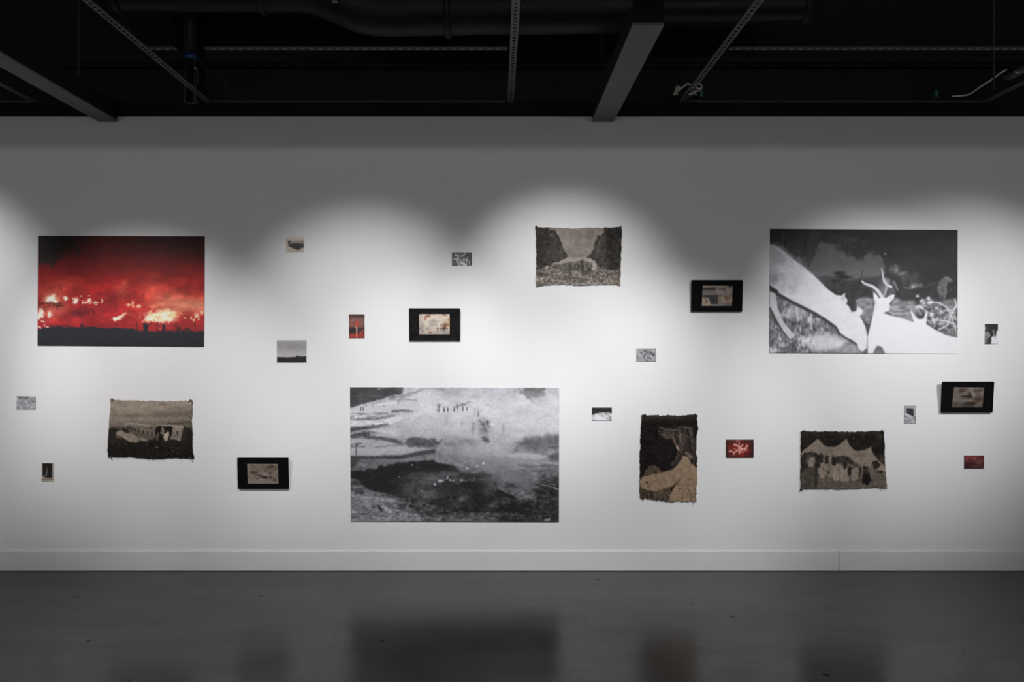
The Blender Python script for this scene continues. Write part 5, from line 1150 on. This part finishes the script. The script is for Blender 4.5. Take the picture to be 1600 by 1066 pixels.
def pic_plate_church(px):
    p = Pic([(455, 303), (1175, 310), (1160, 785), (435, 785)], px, (102, 94, 88))
    p.band(0.14, 100, 80); p.shear((74, 68, 64), lambda x, y: sstep(620, 690, y), 0.7); p.line([(440, 520), (620, 540)], 14, (70, 64, 60), 9, 0.7)
    p.poly([(628, 505), (820, 490), (825, 440), (845, 385), (865, 470), (900, 510), (925, 555), (800, 560), (640, 540)], (44, 34, 30), 8, 1); p.poly([(630, 540), (800, 560), (900, 570), (900, 600), (640, 585)], (66, 54, 46), 8, 0.9); p.line([(640, 548), (780, 560)], 14, (138, 124, 106), 7, 0.8); p.line([(780, 590), (900, 580)], 12, (130, 114, 94), 7, 0.8); p.poly([(800, 600), (930, 600), (930, 640), (800, 640)], (128, 112, 90), 10, 0.8, tex=(40, 20)); p.line([(640, 600), (740, 620)], 30, (122, 112, 102), 10, 0.7)
    p.poly([(740, 655), (985, 650), (990, 720), (780, 720)], (34, 30, 26), 12, 0.95); p.poly([(670, 690), (760, 680), (960, 730), (960, 785), (670, 785)], (56, 50, 44), 16, 0.8)
    for x, y, a, b in ((650, 370, 70, 40), (620, 400, 40, 26), (730, 350, 30, 20), (960, 390, 26, 30), (1060, 380, 60, 30), (1080, 570, 80, 44), (1040, 620, 60, 40), (980, 580, 40, 30), (520, 700, 30, 40), (1130, 600, 30, 20)):
        p.blob(x, y, a, b, (62, 42, 30), 0.85, warp=(12, 20))
    p.line([(880, 330), (900, 430), (950, 530)], 34, (142, 134, 128), 14, 0.8); p.blob(1120, 430, 26, 40, (130, 116, 104), 0.8); p.blob(1090, 690, 40, 40, (116, 108, 100), 0.8); p.blob(1000, 740, 26, 40, (112, 104, 98), 0.8); p.blob(500, 580, 60, 50, (110, 102, 96), 0.7)
    p.blur(1)
    return p.img


# ------------------------------------------------------------------ mounting the prints
def lin(v):
    v = np.clip(v / 255.0, 0, 1)
    return np.where(v <= 0.04045, v / 12.92, ((v + 0.055) / 1.055) ** 2.4)


def print_material(name, rough=0.55, spec=0.3, bump=0.0, scale=300, sheen=0.0):
    m = bpy.data.materials.new(name); m.use_nodes = True
    nt = m.node_tree; b = nt.nodes['Principled BSDF']
    a = nt.nodes.new('ShaderNodeAttribute'); a.attribute_name = 'print_colour'
    nt.links.new(a.outputs['Color'], b.inputs['Base Color'])
    b.inputs['Roughness'].default_value = rough; b.inputs['Specular IOR Level'].default_value = spec
    if bump:
        tc = nt.nodes.new('ShaderNodeTexCoord'); n = nt.nodes.new('ShaderNodeTexNoise'); n.inputs['Scale'].default_value = scale; n.inputs['Detail'].default_value = 4
        bp = nt.nodes.new('ShaderNodeBump'); bp.inputs['Strength'].default_value = bump; bp.inputs['Distance'].default_value = 0.003
        nt.links.new(tc.outputs['Object'], n.inputs['Vector']); nt.links.new(n.outputs[0], bp.inputs['Height']); nt.links.new(bp.outputs[0], b.inputs['Normal'])
    if sheen:
        b.inputs['Sheen Weight'].default_value = sheen
    return m


paper = print_material('matte_photo_paper', 0.6, 0.2)
gloss = print_material('glossy_snapshot_paper', 0.35, 0.35)
felt = print_material('felted_cloth', 0.95, 0.05, 0.5, 420)
plate = print_material('photo_plate', 0.4, 0.3)


def sheet(name, pos, img, k, thick, m, parent=None, smooth=False):
    """a printed sheet: pos is an (H, W, 3) grid of front points (row 0 on top, facing -Y); gets a rim and a back"""
    H, W = pos.shape[:2]
    idx = np.arange(H * W).reshape(H, W)
    f = np.stack([idx[:-1, :-1], idx[1:, :-1], idx[1:, 1:], idx[:-1, 1:]], -1).reshape(-1, 4)
    ring = np.concatenate([idx[0, :], idx[1:, -1], idx[-1, -2::-1], idx[-2:0:-1, 0]])
    back = pos.reshape(-1, 3)[ring].copy(); back[:, 1] += thick
    bi = np.arange(len(ring)) + H * W
    nx = np.roll(np.arange(len(ring)), -1)
    side = np.stack([ring, ring[nx], bi[nx], bi], -1)
    verts = np.concatenate([pos.reshape(-1, 3), back]).astype(np.float32)
    quads = np.concatenate([f, side]).astype(np.int32)
    me = bpy.data.meshes.new(name)
    me.vertices.add(len(verts)); me.vertices.foreach_set('co', verts.ravel())
    nl = quads.size + len(bi)
    me.loops.add(nl); me.loops.foreach_set('vertex_index', np.concatenate([quads.ravel(), bi[::-1]]).astype(np.int32))
    np_ = len(quads) + 1
    me.polygons.add(np_)
    me.polygons.foreach_set('loop_start', np.concatenate([np.arange(len(quads)) * 4, [quads.size]]).astype(np.int32))
    if smooth: me.polygons.foreach_set('use_smooth', np.concatenate([np.ones(len(f), bool), np.zeros(np_ - len(f), bool)]))
    me.update(calc_edges=True)
    colr = np.clip(lin(img) * k, 0.004, 0.88).reshape(-1, 3)
    colr = np.concatenate([colr, colr[ring] * 0.8])
    at_ = me.attributes.new('print_colour', 'FLOAT_COLOR', 'POINT')
    at_.data.foreach_set('color', np.concatenate([colr, np.ones((len(colr), 1))], 1).astype(np.float32).ravel())
    me.materials.append(m)
    o = bpy.data.objects.new(name, me); COL.objects.link(o)
    if parent: o.parent = parent
    return o


def gain(wall_srgb, albedo=0.8):
    return albedo / float(lin(np.array(float(wall_srgb))))


def zoom_px(c, crop, zw):
    """drawing units of a picture -> photograph px"""
    f = (crop[2] - crop[0]) / zw
    return np.array([(crop[0] + x * f, crop[1] + y * f) for x, y in c])


def quad_grid(c, W, H, y):
    u = np.linspace(0, 1, W)[None, :, None]; v = np.linspace(0, 1, H)[:, None, None]
    p = (c[0] * (1 - u) + c[1] * u) * (1 - v) + (c[3] * (1 - u) + c[2] * u) * v
    return np.stack([(p[..., 0] - VX) / S, np.full(p.shape[:2], y), (FLOOR_PX - p[..., 1]) / S], -1)


def wall_print(name, label, cat, func, corners, crop, zw, wall, res=1.25, thick=0.003, m=paper, group=None):
    c = zoom_px(corners, crop, zw)
    w = int((c[1][0] - c[0][0]) * res); h = int((c[2][1] - c[1][1]) * res)
    img = func((w, h))
    pos = quad_grid(c, w, h, -thick - 0.001)
    return tag(sheet(name, pos, img, gain(wall), thick, m), label, cat, group)


wall_print('photo_print', 'large red photograph of a night fire above black ground', 'photograph', pic_fire,
           [(55, 48), (1515, 52), (1508, 1022), (50, 1012)], (50, 360, 330, 550), 1571, 199)
wall_print('photo_print', 'large grey photograph of steam drifting over a dark crater', 'photograph', pic_steam,
           [(33, 25), (1570, 27), (1568, 1017), (38, 1013)], (540, 600, 880, 820), 1600, 232)
wall_print('photo_print', 'large black and white photograph of pale horned animals at night', 'photograph', pic_deer,
           [(40, 40), (1528, 48), (1527, 1032), (35, 1025)], (1195, 350, 1505, 560), 1574, 222)

SG = 'small unframed snapshots'
SNAPS = [
    (pic_shed, [(320, 290), (1070, 280), (1070, 890), (330, 915)], (435, 360, 485, 400), 1332, 160, 'small snapshot of a dark shape with a cream border, topmost on the left half'),
    (pic_horizon, [(175, 155), (1228, 150), (1222, 938), (178, 940)], (425, 525, 485, 572), 1361, 198, 'small grey snapshot of an empty sky over a black horizon'),
    (pic_redplume, [(180, 200), (615, 200), (618, 865), (182, 865)], (535, 480, 580, 540), 800, 225, 'small upright red snapshot of a glowing column'),
    (pic_bones, [(295, 250), (1125, 250), (1125, 805), (297, 805)], (695, 385, 750, 425), 1466, 175, 'small black and white snapshot of tangled pale branches'),
    (pic_trees, [(300, 250), (1090, 250), (1090, 795), (300, 795)], (15, 610, 70, 650), 1466, 190, 'small pale grey snapshot at the far left edge of the wall'),
    (pic_tusk, [(245, 200), (692, 200), (700, 905), (235, 880)], (55, 715, 95, 760), 948, 158, 'small upright black snapshot with a pale curved stroke and a light border'),
    (pic_beetle, [(240, 245), (1065, 245), (1068, 800), (243, 800)], (985, 535, 1035, 575), 1332, 218, 'small light grey snapshot with scattered dark marks'),
    (pic_crowd, [(300, 210), (1245, 210), (1245, 835), (300, 835)], (915, 630, 965, 665), 1523, 215, 'small snapshot half black above, half white below, beside the crater photograph'),
    (pic_coral, [(230, 180), (1330, 180), (1330, 908), (230, 908)], (1125, 680, 1185, 722), 1523, 200, 'small dark red snapshot of pink branching coral'),
    (pic_ruin, [(315, 210), (720, 210), (738, 885), (295, 885)], (1400, 625, 1445, 670), 1066, 206, 'small upright grey snapshot of a doorway with fallen planks'),
    (pic_shadow, [(330, 150), (803, 150), (803, 890), (315, 890)], (1525, 500, 1575, 545), 1184, 218, 'small upright black and white snapshot right of the pale animals photograph'),
    (pic_rose, [(285, 297), (1070, 297), (1068, 825), (283, 825)], (1495, 700, 1550, 742), 1396, 176, 'small murky red snapshot below the rightmost black panel'),
]
for f, c, crop, zw, wl, lab in SNAPS:
    wall_print('snapshot', lab, 'snapshot', f, c, crop, zw, wl, 1.6, 0.002, gloss, SG)

# ------------------------------------------------------------------ felted cloth prints, pinned at the corners
def edge(poly, n):
    P = np.array(poly, float); d = np.r_[0, np.cumsum(np.hypot(*np.diff(P, axis=0).T))]; d /= d[-1]
    t = np.linspace(0, 1, n)
    return np.stack([np.interp(t, d, P[:, 0]), np.interp(t, d, P[:, 1])], -1)


def felt_print(label, func, top, right, bottom, left, pins, crop, zw, wall, res=1.35, seed=1):
    """edges run: top and bottom to the right, left and right downwards"""
    f = (crop[2] - crop[0]) / zw
    W = int((top[-1][0] - top[0][0]) * f * res); H = int((right[-1][1] - right[0][1]) * f * res)
    img = func((W, H))
    rs = np.random.RandomState(seed)
    T, Bm, Lf, Rt = edge(top, W), edge(bottom, W), edge(left, H), edge(right, H)

    def rag(n, a):
        k = rs.randn(n) * a
        return k + np.convolve(rs.randn(n) * a * 2.2, np.ones(5) / 5, 'same')
    T[1:-1, 1] += rag(W - 2, 3.2); Bm[1:-1, 1] += rag(W - 2, 3.6); Lf[1:-1, 0] += rag(H - 2, 2.6); Rt[1:-1, 0] += rag(H - 2, 2.6)
    u = np.linspace(0, 1, W)[None, :, None]; v = np.linspace(0, 1, H)[:, None, None]
    C = (T[None] * (1 - v) + Bm[None] * v + Lf[:, None] * (1 - u) + Rt[:, None] * u
         - ((T[0] * (1 - u) + T[-1] * u) * (1 - v) + (Bm[0] * (1 - u) + Bm[-1] * u) * v))
    px = crop[0] + C[..., 0] * f; py = crop[1] + C[..., 1] * f
    uu, vv = np.meshgrid(np.linspace(0, 1, W), np.linspace(0, 1, H))
    yy = -0.005 - 0.003 * np.sin(math.pi * uu) * (0.4 + 0.6 * vv) - 0.003 * fbm(uu * 10, vv * 10, 2.5, None, seed, 3)
    X = (px - VX) / S; Z = (FLOOR_PX - py) / S
    t = thing('felt_print', label, 'cloth print', (float(X.mean()), -0.006, float(Z.mean())), 'felted cloth prints')
    o = sheet('cloth', np.stack([X, yy, Z], -1), img, gain(wall), 0.003, felt, t, True)
    sub(o, t)
    # loose fibres along the four edges
    fb = bmesh.new()
    border = np.concatenate([np.stack([X[0], yy[0], Z[0]], -1), np.stack([X[-1], yy[-1], Z[-1]], -1), np.stack([X[:, 0], yy[:, 0], Z[:, 0]], -1), np.stack([X[:, -1], yy[:, -1], Z[:, -1]], -1)])
    out = np.concatenate([np.tile((0, 1.0), (W, 1)), np.tile((0, -1.0), (W, 1)), np.tile((-1.0, 0), (H, 1)), np.tile((1.0, 0), (H, 1))])
    rg = random.Random(seed)
    for (x, y, z), (dx, dz) in zip(border, out):
        if rg.random() < 0.55: continue
        ln = rg.uniform(0.002, 0.007); a = rg.uniform(-0.9, 0.9)
        ex, ez = dx * math.cos(a) - dz * math.sin(a), dx * math.sin(a) + dz * math.cos(a)
        w_ = 0.0006
        p0 = Vector((x - ex * 0.003, y + 0.001, z - ez * 0.003)); p1 = Vector((x + ex * ln, y + rg.uniform(-0.003, 0.003), z + ez * ln))
        sx, sz = -ez * w_, ex * w_
        vv_ = [fb.verts.new(p0 + Vector((sx, 0, sz))), fb.verts.new(p0 - Vector((sx, 0, sz))), fb.verts.new(p0 + Vector((0, -w_ * 2, 0))), fb.verts.new(p1)]
        fb.faces.new((vv_[0], vv_[2], vv_[3])); fb.faces.new((vv_[2], vv_[1], vv_[3])); fb.faces.new((vv_[1], vv_[0], vv_[3]))
    o = sub(obj('fibre_fringe', fb, mat('felt_fibre', (0.10, 0.088, 0.075), 0.9, 0, 0.1), t), t); o['kind'] = 'stuff'
    # pins
    for i, (zx, zy) in enumerate(pins):
        c = Vector(((crop[0] + zx * f - VX) / S, 0, (FLOOR_PX - crop[1] - zy * f) / S))
        bm = bmesh.new()
        tube(bm, [c + Vector((0, 0.004, 0)), c + Vector((0, -0.016, 0.001))], 0.0016, 8)
        tube(bm, [c + Vector((0, -0.016, 0.001)), c + Vector((0, -0.018, 0.001)), c + Vector((0, -0.024, 0.001)), c + Vector((0, -0.026, 0.001))], [0.002, 0.0052, 0.0046, 0.001], 10)
        sub(obj('pin', bm, mat('dark_pin', (0.03, 0.027, 0.025), 0.4) if i < 2 else mat('steel_pin', (0.45, 0.45, 0.45), 0.3, 0.8), t, True), t)
    return t


felt_print('brown cloth print of a wrecked aeroplane, lower left of the fire', pic_plane,
           [(122, 84), (160, 88), (260, 104), (500, 104), (800, 112), (1100, 118), (1330, 108), (1362, 92)],
           [(1362, 92), (1364, 220), (1354, 420), (1366, 640), (1366, 860), (1392, 990)],
           [(94, 972), (300, 962), (560, 974), (760, 990), (1000, 978), (1250, 982), (1392, 990)],
           [(122, 84), (132, 220), (110, 340), (108, 480), (95, 600), (88, 760), (82, 860), (94, 972)],
           [(160, 82), (1345, 100), (140, 962), (1350, 985)], (160, 615, 310, 725), 1454, 192, seed=3)
felt_print('brown grey cloth print of a valley between two cliffs', pic_valley,
           [(108, 92), (130, 88), (160, 106), (320, 104), (560, 120), (760, 118), (1000, 108), (1300, 106), (1380, 92), (1406, 84)],
           [(1406, 84), (1416, 160), (1412, 400), (1402, 620), (1396, 840), (1388, 990)],
           [(120, 988), (140, 996), (400, 968), (620, 976), (830, 982), (1100, 970), (1360, 976), (1388, 990)],
           [(108, 92), (118, 250), (116, 380), (128, 520), (122, 760), (112, 900), (120, 988)],
           [(128, 92), (1395, 92), (140, 990), (1380, 970)], (825, 345, 980, 455), 1502, 205, seed=5)
felt_print('upright brown cloth print of a person with windblown hair', pic_woman,
           [(80, 92), (116, 82), (150, 96), (260, 98), (360, 92), (480, 100), (630, 82), (660, 90)],
           [(660, 90), (664, 240), (652, 400), (658, 600), (656, 800), (648, 996)],
           [(68, 958), (150, 966), (260, 980), (420, 992), (540, 988), (648, 996)],
           [(80, 92), (76, 260), (66, 480), (64, 700), (62, 880), (68, 958)],
           [(117, 88), (633, 82), (110, 945), (633, 983)], (990, 635, 1100, 795), 733, 210, seed=7)
felt_print('brown cloth print of a peaked tent and a crowd', pic_tent,
           [(108, 92), (145, 80), (300, 90), (560, 88), (860, 92), (1100, 88), (1330, 78), (1366, 98)],
           [(1366, 98), (1360, 150), (1374, 260), (1376, 460), (1382, 640), (1396, 800), (1408, 955)],
           [(98, 988), (160, 962), (420, 958), (700, 962), (1000, 946), (1200, 936), (1408, 955)],
           [(108, 92), (104, 300), (106, 560), (98, 760), (104, 900), (98, 988)],
           [(145, 80), (1330, 80), (130, 968), (1350, 942)], (1240, 665, 1395, 775), 1502, 196, seed=9)

# ------------------------------------------------------------------ black panels with a small plate, leaning off the wall at the top
panel_m = noisy('black_panel', (0.0022, 0.0022, 0.0025), (0.0045, 0.0044, 0.0046), 22, (0.6, 0.75), spec=0.07)
worn_m = noisy('worn_black_panel', (0.0025, 0.0024, 0.0026), (0.013, 0.0115, 0.011), 26, (0.5, 0.7), spec=0.1)


def panel(label, func, outer, inner, crop, zw, wall, pm, lean=0.017, twist=0.0):
    f = (crop[2] - crop[0]) / zw
    O = zoom_px(outer, crop, zw); I = zoom_px(inner, crop, zw)
    near = 1 - 0.03 / DIST                                       # the face stands a little nearer than the wall
    ctr = O.mean(0); w = float((O[1] - O[0])[0] + (O[2] - O[3])[0]) / 2 / S * near; h = float((O[3] - O[0])[1] + (O[2] - O[1])[1]) / 2 / S * near
    cx, cz = (ctr[0] - VX) / S * near, EYE + (VY - ctr[1]) / S * near
    t = thing('framed_plate', label, 'picture', (cx, -0.002, cz - h / 2), 'black panels with a small plate')
    ang = math.asin(min(0.4, lean / h))
    t.rotation_euler = (ang, twist, 0)
    th = 0.013
    # local frame: z up from the bottom edge, -y towards the viewer
    obj('backboard', bx(bmesh.new(), -w / 2 + 0.001, w / 2 - 0.001, -th, 0, 0.001, h - 0.001, 0.0015), pm, t)
    fr = bmesh.new(); rw = 0.006
    for (xa, xb, za, zb_) in ((-w / 2, w / 2, 0, rw), (-w / 2, w / 2, h - rw, h), (-w / 2, -w / 2 + rw, rw, h - rw), (w / 2 - rw, w / 2, rw, h - rw)):
        bx(fr, xa, xb, -th - 0.003, -th + 0.001, za, zb_, 0.0012)
    obj('rim', fr, pm, t)
    px0, py0 = I.min(0); px1, py1 = I.max(0)
    W, H = int((px1 - px0) * 1.6), int((py1 - py0) * 1.6)
    img = func((W, H))
    gx = ((I[:, 0] - ctr[0]) / S * near); gz = h / 2 - (I[:, 1] - ctr[1]) / S * near
    u = np.linspace(0, 1, W)[None, :]; v = np.linspace(0, 1, H)[:, None]
    X = (gx[0] * (1 - u) + gx[1] * u) * (1 - v) + (gx[3] * (1 - u) + gx[2] * u) * v
    Z = (gz[0] * (1 - u) + gz[1] * u) * (1 - v) + (gz[3] * (1 - u) + gz[2] * u) * v
    sheet('photo_plate', np.stack([X, np.full(X.shape, -th - 0.0022), Z], -1), img, gain(wall), 0.002, plate, t)
    # hanging cleat between the panel and the wall
    obj('cleat', bx(bmesh.new(), -0.03, 0.03, 0.0, 0.010, h * 0.7, h * 0.8), mat('wood_cleat', (0.2, 0.14, 0.09), 0.7), t)
    return t


panel('black panel with a bright stained plate, above the crater photograph', pic_plate_palms,
      [(190, 165), (1330, 165), (1335, 880), (205, 885)], [(425, 295), (1102, 295), (1102, 745), (427, 745)], (625, 470, 735, 545), 1563, 230, worn_m)
panel('lowest black panel, with a dim brown plate, left of the crater photograph', pic_plate_train,
      [(155, 152), (1370, 160), (1385, 908), (172, 898)], [(400, 300), (1130, 305), (1135, 778), (405, 778)], (360, 705, 460, 775), 1523, 178, panel_m)
panel('black panel with a plate of a dark doorway, beside the pale animals photograph', pic_plate_house,
      [(168, 185), (1388, 188), (1372, 945), (152, 942)], [(425, 322), (1140, 325), (1130, 805), (412, 805)], (1070, 425, 1170, 495), 1523, 180, panel_m)
panel('rightmost black panel, its plate showing a spired building', pic_plate_church,
      [(205, 165), (1432, 175), (1385, 912), (165, 912)], [(455, 303), (1175, 310), (1160, 785), (435, 785)], (1460, 585, 1565, 655), 1599, 212, panel_m, 0.022)

# ------------------------------------------------------------------ track and lamp heads (above the frame of the photograph)
trk = mat('black_track', (0.02, 0.02, 0.02), 0.4)
tag(obj('lighting_track', bx(bmesh.new(), ROOM_L + 0.3, ROOM_R - 0.3, TRACK_Y - 0.018, TRACK_Y + 0.018, GRID_Z - 0.028, GRID_Z - 0.004, 0.002), trk), 'black lighting track holding the spotlights above the wall', 'track')
bpy.context.view_layer.update()
ORD = ('first', 'second', 'third', 'fourth', 'fifth', 'sixth', 'seventh', 'eighth')
heads = sorted([o for o in list(COL.objects) if o.type == 'LIGHT' and o.location.y > -4], key=lambda o: o.location.x)
for i, lamp_ in enumerate(heads):
    back = lamp_.matrix_world.to_3x3() @ Vector((0, 0, 1))
    t = thing('track_spotlight', 'black track spotlight, %s from the left end of the lighting track' % ORD[i], 'lamp', tuple(lamp_.location), 'track spotlights')
    c = lamp_.location + back * 0.004
    bm = bmesh.new(); tube(bm, [c, c + back * 0.002, c + back * 0.07, c + back * 0.078], [0.040, 0.042, 0.034, 0.012], 20, False)
    sub(obj('lamp_housing', bm, trk, t, True), t)
    e = c + back * 0.05
    sub(obj('stem', tube(bmesh.new(), [e, Vector((e.x, TRACK_Y, GRID_Z - 0.034)), Vector((e.x, TRACK_Y, GRID_Z - 0.0285))], 0.006, 8), trk, t), t)
